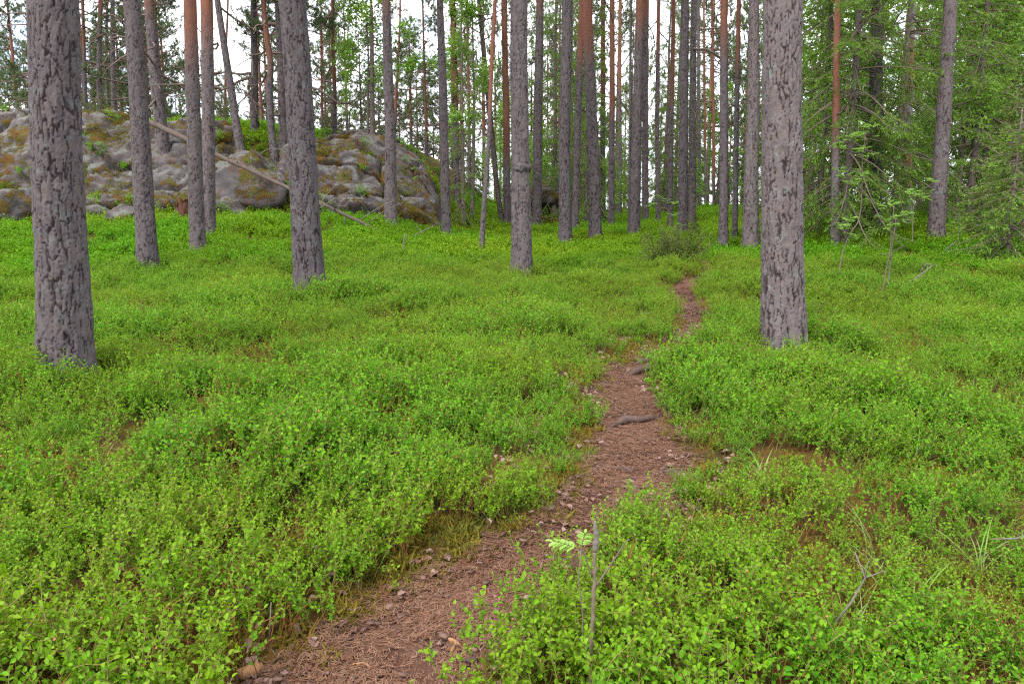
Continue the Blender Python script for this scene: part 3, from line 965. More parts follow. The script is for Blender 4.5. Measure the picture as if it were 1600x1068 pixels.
pine([(838, 350, 16), (841, 180, 13.5), (843, 0, 11)], "pinkish grey pine showing right behind the central pine", H=21, cb=13, orange=20, dead=3, dead_z=(7, 12), depth=29)
pine([(793, 354, 12), (791, 200, 10), (788, 0, 9)], "orange-stemmed pine close left behind the central pine", H=20, cb=12.5, orange=255, dead=4, dead_z=(6, 12))
pine([(752, 391, 8.5), (756, 320, 7.8), (764, 220, 7), (768, 110, 6.2), (774, 0, 5.5)], "thin curved young pine left of the central pine", H=13, cb=8.5, orange=190, dead=4, dead_z=(3, 8), crown=CROWN_LOW, cs=0.7)
pine([(786, 351, 9), (776, 290, 8.5), (768, 200, 8), (758, 110, 7.5), (750, 20, 7)], "crooked grey stem leaning left behind the thin young pine", H=14, cb=9.5, dead=3, dead_z=(4, 9), mat='bark_dark', crown=CROWN_LOW)
pine([(1465, 369, 30), (1469, 250, 25), (1478, 120, 22), (1486, 0, 20)], "smooth lilac-grey pine on the right leaning right", H=20, cb=13, dead=2, dead_z=(7, 11))
pine([(1305, 386, 14), (1306, 200, 12), (1309, 0, 10)], "red-brown stem left in the spruce thicket right of the large pine", H=19, cb=12, orange=230, dead=6, dead_z=(2.5, 10))
pine([(1365, 362, 25), (1368, 200, 22), (1372, 0, 19)], "grey stout stem half hidden by spruce boughs on the right", H=20, cb=12.5, dead=5, dead_z=(3, 10))
pine([(1582, 300, 9), (1581, 150, 8), (1586, 0, 7)], "thin dark red stem behind the spruces at the right edge", H=18, cb=11, orange=160, dead=5, dead_z=(4, 10), depth=26)
# on the hill
G_HILL = "pines growing on top of the granite hill"
pine([(261, 268, 21), (250, 180, 20), (240, 90, 18), (232, 0, 16)], "pine rising from the outcrop behind the second left pine", H=14, cb=6.0, orange=30, dead=6, dead_z=(4, 8), group=G_HILL, crown=CROWN_LOW)
pine([(379, 256, 15), (366, 170, 12.5), (352, 80, 11), (340, 0, 9.5)], "strongly left-leaning grey pine on the hill slope", H=12, cb=5.5, dead=3, dead_z=(5, 8), group=G_HILL, crown=CROWN_LOW)
pine([(432, 260, 16), (424, 200, 11), (421, 130, 11), (424, 105, 10), (417, 60, 8.5), (411, 0, 7)], "crooked pine with a kink and orange top on the hill", H=10, cb=5.0, orange=118, dead=5, dead_z=(3.5, 6.5), group=G_HILL, crown=CROWN_LOW)
pine([(397, 205, 12.5), (397, 100, 11), (396, 0, 9)], "straight grey pine with long gnarled limbs on the hilltop", H=12, cb=3.2, dead=8, dead_z=(2.4, 6), group=G_HILL, crown=CROWN_LOW)
pine([(443, 226, 15), (440, 120, 13), (434, 0, 11)], "grey hill pine half hidden behind the dark curving pine", H=12, cb=3.5, dead=6, dead_z=(3, 7), group=G_HILL, crown=CROWN_LOW)
pine([(410, 206, 5.5), (407, 150, 4.5), (404, 80, 3.5)], "short thin orange stem beside the straight hilltop pine", H=8, cb=4.5, orange=200, dead=2, dead_z=(2, 5), group=G_HILL, crown=CROWN_LOW, cs=0.7, depth=30)
pine([(523, 219, 7.5), (523, 140, 6.5), (520, 70, 6), (520, 0, 5)], "slender red pine alone on the hilltop right of the dark pine", H=11, cb=3.6, orange=150, dead=6, dead_z=(3, 7), group=G_HILL, crown=CROWN_LOW, cs=0.8)
pine([(351, 205, 4.5), (352, 120, 4), (356, 0, 3.2)], "thin red stem behind the leaning hill pine", H=11, cb=7, orange=170, dead=3, dead_z=(3, 7), group=G_HILL, crown=CROWN_LOW, cs=0.7, depth=34)
pine([(504, 205, 4.5), (503, 150, 4), (502, 60, 3)], "small pine with brownish stem beside the slender hilltop pine", H=8, cb=2, orange=190, dead=3, dead_z=(1.5, 3), group=G_HILL, crown=CROWN_LOW, cs=0.75, depth=33)
pine([(615, 215, 6), (619, 150, 5), (622, 100, 4)], "small round-headed pine on the hill behind the reddish slim pine", H=7.2, cb=3.0, orange=190, dead=4, dead_z=(1, 3), group=G_HILL, crown=CROWN_LOW, cs=0.75, depth=34)
pine([(666, 235, 6), (666, 190, 5), (664, 130, 4)], "small open pine at the right end of the hilltop", H=7.0, cb=2.6, orange=220, dead=5, dead_z=(1, 3), group=G_HILL, crown=CROWN_LOW, cs=0.8, depth=33)
pine([(153, 166, 9), (155, 80, 8), (157, 0, 7)], "dim grey pine behind the outcrop, left of a paired stem", H=14, cb=7.5, orange=40, dead=6, dead_z=(3, 8), group=G_HILL, depth=36)
pine([(165, 166, 5), (166, 80, 4.5), (167, 0, 4)], "thin dim stem between two grey pines behind the outcrop", H=13, cb=7.5, dead=6, dead_z=(3, 8), group=G_HILL, depth=39)
pine([(176, 166, 9), (176, 80, 8), (176, 0, 7)], "dim grey pine behind the outcrop, nearest the second left pine", H=14, cb=7.5, dead=6, dead_z=(3, 8), group=G_HILL, depth=37)
pine([(132, 160, 7), (131, 80, 6), (129, 0, 5)], "reddish stem showing right beside the thickest pine on the hill", H=13, cb=7, orange=90, dead=4, dead_z=(3, 8), group=G_HILL, depth=35)
pine([(46, 160, 6), (45, 80, 5.5), (43, 0, 5)], "thin orange hill pine left of the thickest pine", H=13, cb=7, orange=100, dead=5, dead_z=(3, 8), group=G_HILL, depth=34)
pine([(218, 175, 8), (214, 80, 7), (210, 0, 6.5)], "grey pine mostly hidden behind the second left pine on the hill", H=14, cb=7, dead=5, dead_z=(3, 8), group=G_HILL, depth=33)
pine([(714, 334, 11), (712, 180, 10), (707, 0, 8.5)], "yellow-brown pine right behind the straight dark slim pine", H=19, cb=11.5, orange=180, dead=5, dead_z=(6, 11), depth=27)
pine([(734, 332, 6), (733, 180, 5), (731, 60, 4)], "thin reddish stem behind the young spruce left of centre", H=15, cb=9, orange=180, dead=5, dead_z=(4, 9), depth=32)

# ---- dead snag
t, B = pine([(1418, 352, 16), (1417, 250, 16), (1421, 100, 13), (1425, 0, 12)], "barkless dead snag with grey and red-brown wood in the right thicket", H=13, cb=8, orange=None, dead=4, dead_z=(3, 9),
            crown=None, cat="dead tree", name="dead_snag", mat='snag', group=None, amp=0.8)
for ch in t.children:
    if ch.name.startswith("trunk"):
        me = ch.data
        n = len(me.vertices)
        co = np.empty(n * 3, np.float32)
        me.vertices.foreach_get("co", co)
        co = co.reshape(-1, 3)
        v = sm((0.9 - np.abs(co[:, 2] - 4.0)) / 0.5) * (co[:, 0] < 0.05) + sm((0.8 - np.abs(co[:, 2] - 1.6)) / 0.5) * (co[:, 0] < 0.02)
        me.attributes["orange"].data.foreach_set("value", np.clip(v, 0, 1).astype(np.float32))

# ---------------------------------------------------------------- spruces
SPR_TALL = [spruce_crown_mesh(s, 15, 2.3, 1.1, 0.36, 6, 0.2, 0.55, 0.75) for s in (201, 202)]
SPR_YOUNG = [spruce_crown_mesh(211, 7.5, 1.15, 0.5, 0.30, 4, 0.2, 0.35, 0.7)]
SPR_BUSH = [spruce_crown_mesh(221, 3.2, 1.35, 0.15, 0.15, 7, 0.05, 1.0, 0.8), spruce_crown_mesh(222, 2.6, 1.2, 0.1, 0.16, 7, 0.05, 0.3, 0.8, 'junneedle')]

def spruce(px, py, label, crown, H, w_px=10, depth=None, scale=1.0, rot=None, group="spruces in the thicket", lean=0.0, name="spruce_tree", cat="spruce tree"):
    N_TREE[0] += 1
    B = hit(px, py, 0.1) if depth is None else at_depth(px, py, depth)
    B[2] = float(hgt(B[0], B[1]))
    t = thing(name, label, cat, B, group)
    r0 = 0.5 * w_px * B[1] / F_PX
    H = H * scale
    mb, att, axis, radius = trunk([(0, 0, r0), (lean * H * 0.5, H * 0.5, r0 * 0.55), (lean * H, H, 0.012)], H, max(20, np.linalg.norm(B[:2])), 3000 + N_TREE[0] * 31, None, 0.5, rtop=0.01, zvis=H * 0.6)
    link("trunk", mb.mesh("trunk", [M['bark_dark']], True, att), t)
    link("crown", crown, t, (0, 0, 0), (0, math.atan(lean), TRNG.uniform(0, 6.28) if rot is None else rot), scale)
    return t

spruce(1318, 382, "tall spruce with green-grey stem just right of the large pine", SPR_TALL[0], 15, 12)
spruce(1277, 372, "spruce with low drooping boughs directly behind the large right pine", SPR_TALL[1], 15, 9)
spruce(1395, 366, "tall spruce between the grey stout stem and the dead snag", SPR_TALL[0], 15, 10, rot=2.0)
spruce(1512, 352, "spruce with pale branchy stem right of the leaning lilac pine", SPR_TALL[1], 15, 11, rot=1.0)
spruce(1590, 345, "dense tall spruce at the right edge behind the young spruce", SPR_TALL[0], 15, 12, rot=4.0)
spruce(1545, 340, "spruce behind, between the pale-stemmed one and the right edge", SPR_TALL[1], 15, 10, rot=5.0, depth=25)
spruce(1445, 345, "shaded spruce right behind the dead snag", SPR_TALL[1], 15, 10, rot=3.0, depth=26)
spruce(1345, 345, "shaded spruce deep in the thicket between the two red and grey stems", SPR_TALL[0], 15, 10, rot=0.6, depth=28)
spruce(724, 346, "slim young spruce with sparse drooping twigs left of centre", SPR_YOUNG[0], 7.5, 7)
spruce(916, 352, "green spruce behind the pines right of the central trunk", SPR_TALL[0], 15, 9, depth=32, rot=1.4)
spruce(866, 345, "spruce with grey-green boughs right behind the central pine", SPR_TALL[1], 15, 9, depth=36, rot=2.5)
spruce(1038, 342, "dark narrow spruce in the gap between the orange pines", SPR_TALL[0], 15, 8, depth=38, rot=5.5, scale=0.8)
spruce(1208, 350, "spruce glimpsed between the stout grey pine and the large right pine", SPR_TALL[1], 15, 9, depth=28, rot=0.3)
spruce(1574, 402, "bushy young spruce with bright green shoots at the right edge", SPR_BUSH[0], 3.2, 7, depth=13.6, scale=0.86, rot=1.0)
spruce(1612, 380, "olive juniper shrub behind the bushy young spruce", SPR_BUSH[1], 2.6, 6, depth=15.5, scale=1.5, rot=0.5, name="juniper_shrub", cat="shrub", group=None)
spruce(1538, 392, "low brownish spruce sapling left of the bushy young spruce", SPR_BUSH[1], 2.6, 5, depth=15.8, scale=0.55, rot=3.5)
spruce(1310, 372, "low olive spruce sapling under the boughs beside the rowan", SPR_BUSH[1], 2.6, 5, depth=18.0, scale=0.6, rot=2.5)
spruce(1345, 380, "small spruce sapling at the foot of the grey stout stem", SPR_BUSH[0], 3.2, 5, depth=17.5, scale=0.38, rot=4.5)
spruce(1084, 360, "small soft pine sapling right of the grey pine above the rowan", SPR_BUSH[1], 2.6, 3, depth=21.0, scale=0.36, rot=1.5, name="pine_sapling", cat="sapling", group=None)

# ---------------------------------------------------------------- broadleaved trees
BL = [broadleaf_crown_mesh(301, 8.5, 2.0, 2.5, 30, 0.085, 34), broadleaf_crown_mesh(302, 6.0, 1.4, 1.5, 22, 0.08, 30)]

def broadleaf(px, py, label, crown, H, w_px, depth=None, pts=None, scale=1.0, group="bright broadleaved trees", name="birch_tree", cat="birch tree"):
    N_TREE[0] += 1
    B = hit(px, py, 0.1) if depth is None else at_depth(px, py, depth)
    B[2] = float(hgt(B[0], B[1]))
    t = thing(name, label, cat, B, group)
    r0 = 0.5 * w_px * B[1] / F_PX
    spec = [(0, 0, r0), (0.1, H * scale * 0.5, r0 * 0.6), (0.05, H * scale, 0.01)]
    mb, att, axis, radius = trunk(spec, H * scale, max(22, B[1]), 5000 + N_TREE[0] * 13, None, 0.5, rtop=0.01)
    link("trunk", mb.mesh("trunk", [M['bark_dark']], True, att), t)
    link("crown", crown, t, (0, 0, 0), (0, 0, TRNG.uniform(0, 6.28)), scale)
    return t

broadleaf(582, 236, "aspen with dark forked stem and fresh green leaves on the hill", BL[0], 8.5, 9, name="aspen_tree", cat="aspen tree")
broadleaf(575, 234, "thinner dark stem with fresh leaves left beside the forked aspen", BL[1], 6.0, 5, name="aspen_tree", cat="aspen tree")
broadleaf(738, 338, "leafy birch with fresh yellow-green leaves left of the thin young pine", BL[0], 8.5, 7, depth=27)
broadleaf(1528, 345, "fresh green birch crown high behind the leaning lilac pine", BL[0], 8.5, 8, depth=24, scale=1.15)
broadleaf(1578, 350, "fresh green birch in the upper right corner", BL[0], 8.5, 8, depth=22, scale=1.1)
broadleaf(1290, 350, "fresh green birch above the spruce boughs right of the large pine", BL[1], 6.0, 6, depth=25, scale=1.3)
broadleaf(1432, 345, "yellow-green birch behind the dead snag", BL[0], 8.5, 7, depth=29)
broadleaf(1120, 338, "yellow-green birch far behind the glowing orange stem", BL[0], 8.5, 7, depth=52)
broadleaf(1190, 338, "pale green birch far behind the stout grey pine", BL[1], 6.0, 6, depth=46, scale=1.2)
broadleaf(836, 342, "small leafy birch right beside the pinkish grey pine", BL[1], 6.0, 5, depth=33, scale=0.8)
broadleaf(545, 225, "small bright sapling on the hill left of the forked aspen", BL[1], 6.0, 3, depth=30, scale=0.4)
broadleaf(1350, 348, "fresh birch crown deep in the right thicket above the tall rowan", BL[0], 8.5, 7, depth=23.5, scale=1.0)
broadleaf(1492, 350, "yellow-green birch close right behind the leaning lilac pine", BL[1], 6.0, 6, depth=20, scale=1.2)
broadleaf(1262, 352, "light green birch peeping out at the right flank of the large pine", BL[1], 6.0, 6, depth=21, scale=1.2)
broadleaf(790, 340, "small leafy birch left behind the central pine", BL[1], 6.0, 5, depth=34, scale=0.9)

# ---------------------------------------------------------------- the stand behind: slim copies of a few stems
def simple_pine_trunk(seed, H):
    mb, att, axis, radius = trunk([(0, 0, 0.14), (0.06, H * 0.5, 0.10), (0.0, H, 0.03)], H, 60, seed, H * 0.28, 0.8, zvis=H)
    return mb.mesh("trunk", [M['bark']], True, att)
BG_T = [simple_pine_trunk(900 + i, 15) for i in range(4)]
BGR = np.random.default_rng(77)

def px_of(x, y, z):
    v = np.array([x, y, z - EYE])
    f = v[1] * math.cos(PITCH) - v[2] * math.sin(PITCH)
    u = v[1] * math.sin(PITCH) + v[2] * math.cos(PITCH)
    return W_PX / 2 + F_PX * v[0] / f, H_PX / 2 - F_PX * u / f

def background(n, pxr, yr, hr, label, group, cbf=0.42, cs=(0.8, 1.15)):
    made = []
    tries = 0
    while len(made) < n and tries < 4000:
        tries += 1
        y = BGR.uniform(*yr)
        px = BGR.uniform(*pxr)
        x = (px - 800) / F_PX * y
        if any(math.hypot(x - a, y - b) < 1.3 for a, b in made):
            continue
        made.append((x, y))
        s = BGR.uniform(*hr) / 15.0
        t = thing("pine_tree", label, "pine tree", (x, y, float(hgt(x, y)) - 0.1), group, BGR.uniform(0, 6.28))
        tr = link("trunk", BG_T[BGR.integers(4)], t, scale=(s ** 0.7, s ** 0.7, s))
        c = BGR.uniform(cbf - 0.08, cbf + 0.1) * 15 * s
        k = BGR.uniform(*cs)
        link("crown", CROWN_LOW[BGR.integers(3)], t, (0.05, 0, c), (0, 0, BGR.uniform(0, 6.28)), (k, k, (15 * s - c) / 6.0))

background(34, (0, 335), (36, 70), (8, 13), "slim distant pine in the dim stand behind the left outcrop", "distant pines behind the left outcrop", 0.18, (1.0, 1.5))
background(24, (335, 700), (42, 80), (6.5, 10.5), "slim distant pine against the bright sky behind the hill", "distant pines behind the middle of the hill", 0.16, (1.0, 1.5))
background(30, (700, 1240), (46, 90), (14, 20), "slim distant pine in the deep stand behind the path", "distant pines in the deep stand behind the path", 0.2, (1.1, 1.8))
background(14, (1240, 1600), (34, 70), (13, 19), "slim distant pine behind the right spruce thicket", "distant pines behind the right thicket", 0.25, (1.0, 1.5))

def simple_trunk(H, r0, mat, seed):
    mb, att, axis, radius = trunk([(0, 0, r0), (0.03, H * 0.5, r0 * 0.55), (0, H, 0.01)], H, 60, seed, None, 0.6, zvis=H, rtop=0.01)
    return mb.mesh("trunk", [M[mat]], True, att)
BG_S = simple_trunk(15, 0.12, 'bark_dark', 951)
BG_B = simple_trunk(6, 0.05, 'bark_dark', 952)
BG_Y = simple_trunk(3.0, 0.03, 'bark_dark', 953)

def understory(n, pxr, yr, sc, crowns, tr, name, cat, label, group):
    for i in range(n):
        y = BGR.uniform(*yr)
        x = (BGR.uniform(*pxr) - 800) / F_PX * y
        s = float(BGR.uniform(*sc))
        t = thing(name, label, cat, (x, y, float(hgt(x, y)) - 0.05), group, BGR.uniform(0, 6.28))
        link("trunk", tr, t, scale=s)
        link("crown", crowns[BGR.integers(len(crowns))], t, scale=s)

understory(18, (760, 1240), (42, 66), (0.6, 1.1), SPR_TALL, BG_S, "spruce_tree", "spruce tree", "distant dark spruce among the pines behind the path", "distant spruces behind the path")
understory(9, (1240, 1600), (27, 48), (0.7, 1.05), SPR_TALL, BG_S, "spruce_tree", "spruce tree", "distant spruce filling the right thicket", "distant spruces in the right thicket")
understory(5, (0, 330), (40, 55), (0.4, 0.65), SPR_TALL, BG_S, "spruce_tree", "spruce tree", "distant spruce in the dim stand behind the left outcrop", "distant spruces behind the left outcrop")
understory(44, (700, 1240), (38, 66), (0.3, 0.85), BL[1:], BG_B, "broadleaf_sapling", "sapling", "small leafy sapling in the undergrowth far behind the path", "distant saplings behind the path")
understory(20, (1240, 1600), (19, 36), (0.25, 0.7), BL[1:], BG_B, "broadleaf_sapling", "sapling", "small leafy sapling low in the right thicket", "saplings in the right thicket")
understory(34, (720, 1600), (32, 60), (0.5, 1.2), SPR_BUSH, BG_Y, "young_spruce", "spruce tree", "low young spruce in the undergrowth behind the pines", "young spruces in the undergrowth")
understory(10, (0, 700), (27, 36), (0.35, 0.7), SPR_BUSH[1:], BG_Y, "young_juniper", "shrub", "low juniper on the back of the granite hill", "junipers on the hill")

# labels of the distant repeats: their place between the trees one can find in front
MARKS = [(-1e9, "left edge"), (106, "thickest pine"), (222, "second left pine"), (318, "close pair"), (470, "dark curving pine"), (607, "reddish slim pine"), (814, "central pine"),
         (928, "orange-topped leaning pine"), (995, "pale grey pine"), (1069, "rowan's grey pine"), (1132, "orange-topped pine"), (1221, "large right pine"), (1310, "red-brown stem"),
         (1420, "dead snag"), (1476, "lilac pine"), (1e9, "right edge")]
ORD = ["first", "second", "third", "fourth", "fifth", "sixth", "seventh", "eighth", "ninth", "tenth", "eleventh", "twelfth", "thirteenth", "fourteenth", "fifteenth", "sixteenth", "seventeenth", "eighteenth", "nineteenth", "twentieth"]
KIND = {"distant pines behind the left outcrop": "distant pines", "distant pines behind the middle of the hill": "distant pines", "distant pines in the deep stand behind the path": "distant pines",
        "distant pines behind the right thicket": "distant pines", "distant spruces behind the path": "distant spruces", "distant spruces in the right thicket": "distant spruces",
        "distant spruces behind the left outcrop": "distant spruces", "distant saplings behind the path": "leafy saplings", "saplings in the right thicket": "leafy saplings",
        "young spruces in the undergrowth": "low young spruces", "junipers on the hill": "hilltop junipers"}
bins = {}
for o in list(scene.objects):
    k = KIND.get(o.get("group", ""))
    if k:
        px, _ = px_of(*o.location)
        i = max(j for j in range(len(MARKS)) if MARKS[j][0] <= px)
        bins.setdefault((k, i), []).append((px, o))
for (k, i), L in bins.items():
    L.sort(key=lambda a: a[0])
    for n, (px, o) in enumerate(L):
        where = "between %s and %s" % (MARKS[i][1], MARKS[i + 1][1])
        o["label"] = ("only one of the %s standing %s" % (k, where)) if len(L) == 1 else "%s from left of the %s %s" % (ORD[min(n, 19)], k, where)

# ---------------------------------------------------------------- ground cover assets (kept out of the scene, instanced by geometry nodes)
def asset_collection(name, meshes):
    c = bpy.data.collections.new(name)
    for i, me in enumerate(meshes):
        o = bpy.data.objects.new("%s_%02d" % (name, i), me)
        c.objects.link(o)
    return c

def scatter(name, pts, rot, scl, idx, tint, coll):
    me = bpy.data.meshes.new(name)
    n = len(pts)
    me.vertices.add(n)
    me.vertices.foreach_set("co", np.asarray(pts, np.float32).ravel())
    for k, typ, key, v in (("rot", 'FLOAT_VECTOR', "vector", rot), ("scl", 'FLOAT', "value", scl), ("idx", 'INT', "value", idx), ("tint", 'FLOAT', "value", tint)):
        a = me.attributes.new(k, typ, 'POINT')
        v = np.asarray(v, np.int32 if typ == 'INT' else np.float32)
        a.data.foreach_set(key, v.ravel())
    o = link(name, me)
    g = bpy.data.node_groups.new(name + "_scatter", 'GeometryNodeTree')
    g.interface.new_socket("Geometry", in_out='INPUT', socket_type='NodeSocketGeometry')
    g.interface.new_socket("Geometry", in_out='OUTPUT', socket_type='NodeSocketGeometry')
    nin, nout = g.nodes.new("NodeGroupInput"), g.nodes.new("NodeGroupOutput")
    ci = g.nodes.new("GeometryNodeCollectionInfo")
    ci.inputs["Collection"].default_value = coll
    ci.inputs["Separate Children"].default_value = True
    ci.inputs["Reset Children"].default_value = True
    ip = g.nodes.new("GeometryNodeInstanceOnPoints")
    ip.inputs["Pick Instance"].default_value = True
    def na(nm, typ):
        a = g.nodes.new("GeometryNodeInputNamedAttribute")
        a.data_type = typ
        a.inputs["Name"].default_value = nm
        return a.outputs["Attribute"]
    L = g.links
    L.new(nin.outputs[0], ip.inputs["Points"])
    L.new(ci.outputs[0], ip.inputs["Instance"])
    L.new(na("idx", 'INT'), ip.inputs["Instance Index"])
    L.new(na("rot", 'FLOAT_VECTOR'), ip.inputs["Rotation"])
    L.new(na("scl", 'FLOAT'), ip.inputs["Scale"])
    L.new(ip.outputs[0], nout.inputs[0])
    md = o.modifiers.new("scatter", 'NODES')
    md.node_group = g
    o["kind"] = "stuff"
    return o

def bilberry_mesh(seed, nstem, hh, leaf, spread, nbr, lpb, stems=True, dry=False):
    r = np.random.default_rng(seed)
    mb = MB()
    B, D, Nn, L_, Tp = [], [], [], [], []
    berries = []
    for i in range(nstem):
        az = r.uniform(0, 6.28)
        q = spread * math.sqrt(r.random())
        p0 = np.array([q * math.cos(az), q * math.sin(az), -0.03])
        h = hh * r.uniform(0.65, 1.12)
        d0 = np.array([0.35 * math.cos(az), 0.35 * math.sin(az), 1.0]) + r.normal(size=3) * 0.18
        P = wander(p0, d0, h, 5, r, 0.14, 0.05)
        if stems:
            mb.tube(P, np.linspace(0.0022, 0.0012, 6), 3, 1, False)
        shoots = [P[2:]]
        for b in range(nbr):
            k = r.integers(2, 5)
            f = r.random()
            bp = P[k] * (1 - f) + P[min(k + 1, 5)] * f
            a2 = r.uniform(0, 6.28)
            S = wander(bp, np.array([math.cos(a2), math.sin(a2), r.uniform(0.6, 1.5)]), h * r.uniform(0.28, 0.5), 3, r, 0.2, 0.1)
            if stems:
                mb.tube(S, np.linspace(0.0014, 0.0008, 4), 3, 1, False)
            shoots.append(S)
        if dry and r.random() < 0.75:
            continue
        for S in shoots:
            n = len(S)
            m = lpb
            for j in range(m):
                t = (j + r.random() * 0.6 + 0.4) / m * (n - 1)
                i0 = min(int(t), n - 2)
                p = S[i0] + (S[i0 + 1] - S[i0]) * (t - i0)
                ax = unit(S[i0 + 1] - S[i0])
                sd = unit(np.cross(ax, r.normal(size=3)))
                up = 0.25 + 0.5 * (j / m)
                B.append(p)
                D.append(sd + ax * up + np.array([0, 0, 0.1]))
                Nn.append(np.array([0, 0, 1.0]) + r.normal(size=3) * 0.45)
                L_.append(leaf * r.uniform(0.65, 1.2) * (1.08 - 0.25 * j / m))
                Tp.append(np.clip((j / m - 0.35) * 1.3, 0, 1) * r.uniform(0.3, 1.0))
            if stems and r.random() < 0.16:
                berries.append(S[1] + r.normal(size=3) * 0.008)
    if B:
        B, D, Nn, L_ = np.array(B), np.array(D), np.array(Nn), np.array(L_)
        mb.leaves(B, D, Nn, L_, L_ * 0.62, 0, np.array(Tp))
    for p in berries:
        s = r.uniform(0.0032, 0.005)
        V = np.array([[s, 0, 0], [-s, 0, 0], [0, s, 0], [0, -s, 0], [0, 0, s * 1.2], [0, 0, -s * 1.2]]) + p
        mb.add(V, [[0, 2, 4], [2, 1, 4], [1, 3, 4], [3, 0, 4], [2, 0, 5], [1, 2, 5], [3, 1, 5], [0, 3, 5]], None, 2)
    return mb.mesh("bilberry", [M['bleaf'], M['drystem'] if dry else M['bstem'], M['berry']])

def grass_mesh(seed, n=14, h=0.24):
    r = np.random.default_rng(seed)
    mb = MB()
    for i in range(n):
        az = r.uniform(0, 6.28)
        L = h * r.uniform(0.5, 1.1)
        d = np.array([math.cos(az) * 0.5, math.sin(az) * 0.5, 1.0]) + r.normal(size=3) * 0.2
        P = [np.array([r.normal() * 0.02, r.normal() * 0.02, -0.01])]
        d = unit(d)
        for k in range(5):
            P.append(P[-1] + d * L / 5)
            d = unit(d + np.array([math.cos(az) * 0.16, math.sin(az) * 0.16, -0.2]))
        P = np.array(P)
        s = np.array([-math.sin(az), math.cos(az), 0]) * 0.0017
        w = np.array([0.7, 1, 1, 0.8, 0.5, 0.05])[:, None]
        V = np.concatenate([P - s * w, P + s * w])
        mb.add(V, None, [[k, k + 6, k + 7, k + 1] for k in range(5)], 0, float(r.random() * 0.8))
    return mb.mesh("grass", [M['grass']])

def moss_mesh(seed, n=90, R=0.07, h=0.035, mat='moss'):
    r = np.random.default_rng(seed)
    mb = MB()
    a = r.uniform(0, 6.28, n)
    q = R * np.sqrt(r.random(n))
    base = np.stack([q * np.cos(a), q * np.sin(a), np.full(n, -0.01)], 1)
    base[:, 2] += 0.02 * (1 - (q / R) ** 2)
    d = np.stack([np.cos(a) * q / R, np.sin(a) * q / R, np.full(n, 0.9)], 1) + r.normal(size=(n, 3)) * 0.75
    mb.blades(base, d, r.uniform(0.4, 1.4, n) * h, 0.010, 0, r.random(n), seed)
    return mb.mesh("moss", [M[mat]])

def needle_litter_mesh(seed, n=14, R=0.06):
    r = np.random.default_rng(seed)
    mb = MB()
    for i in range(n):
        p = np.array([r.normal() * R * 0.6, r.normal() * R * 0.6, r.uniform(0.001, 0.008)])
        a = r.uniform(0, 6.28)
        L = r.uniform(0.02, 0.046)
        for da in ((0.0,) if r.random() < 0.4 else (-0.09, 0.09)):
            d = np.array([math.cos(a + da), math.sin(a + da), r.normal() * 0.08])
            s = np.array([-d[1], d[0], 0.0]) * 0.00125
            b = np.array([-d[1], d[0], 0]) * r.normal() * 0.006
            V = [p - s, p + s, p + d * L * 0.5 + b + s, p + d * L * 0.5 + b - s, p + d * L + s * 0.5, p + d * L - s * 0.5]
            mb.add(V, None, [[0, 1, 2, 3], [3, 2, 4, 5]], 0, float(r.random()))
    return mb.mesh("needles", [M['litneedle']])

def flake_mesh(seed, n=5, R=0.06, size=0.014):
    r = np.random.default_rng(seed)
    mb = MB()
    for i in range(n):
        p = np.array([r.normal() * R, r.normal() * R, r.uniform(0.002, 0.006)])
        k = 6
        an = np.sort(r.uniform(0, 6.28, k))
        s = size * r.uniform(0.5, 1.4)
        ex = r.uniform(0.4, 1.0)
        V = np.stack([np.cos(an) * s, np.sin(an) * s * ex, r.normal(size=k) * 0.002], 1)
        an2 = r.uniform(0, 6.28)
        c_, s_ = math.cos(an2), math.sin(an2)
        V = np.stack([V[:, 0] * c_ - V[:, 1] * s_, V[:, 0] * s_ + V[:, 1] * c_, V[:, 2] + V[:, 0] * r.normal() * 0.25], 1) + p
        V2 = V - [0, 0, 0.003]
        tr = [[0, j, j + 1] for j in range(1, k - 1)]
        qs = [[j, j + k, (j + 1) % k + k, (j + 1) % k] for j in range(k)]
        mb.add(np.vstack([V, V2]), tr, qs, 0, float(r.random() ** 2))
    return mb.mesh("flakes", [M['litbark']])

def dry_leaf_mesh(seed):
    r = np.random.default_rng(seed)
    mb = MB()
    n = 2
    B = np.stack([r.normal(size=n) * 0.02, r.normal(size=n) * 0.02, r.uniform(0.006, 0.014, n)], 1)
    D = np.stack([r.normal(size=n), r.normal(size=n), r.normal(size=n) * 0.15], 1)
    mb.leaves(B, D, np.array([[0, 0, 1.0]] * n) + r.normal(size=(n, 3)) * 0.3, r.uniform(0.03, 0.055, n), r.uniform(0.022, 0.036, n), 0, r.random(n), 0.35)
    return mb.mesh("dry_leaf", [M['dryleaf']])

C_NEAR = asset_collection("bilberry_near", [bilberry_mesh(400 + i, 7, 0.265, 0.0188, 0.07, 4, 9) for i in range(8)] +
                          [bilberry_mesh(420 + i, 8, 0.22, 0.02, 0.075, 3, 4, True, True) for i in range(3)])
C_FAR = asset_collection("bilberry_far", [bilberry_mesh(430 + i, 8, 0.25, 0.034, 0.10, 3, 5, False) for i in range(6)])
C_GRASS = asset_collection("grass", [grass_mesh(440 + i) for i in range(4)])
C_MOSS = asset_collection("moss", [moss_mesh(450 + i) for i in range(4)])
C_LICH = asset_collection("lichen", [moss_mesh(455 + i, 110, 0.12, 0.06, 'lichen') for i in range(3)])
C_MOSSBIG = asset_collection("mossbig", [moss_mesh(458 + i, 130, 0.13, 0.05) for i in range(3)])
C_NEED = asset_collection("needles", [needle_litter_mesh(460 + i) for i in range(6)])
C_FLAKE = asset_collection("flakes", [flake_mesh(470 + i) for i in range(6)])
C_DRYL = asset_collection("dryleaf", [dry_leaf_mesh(480 + i) for i in range(6)])

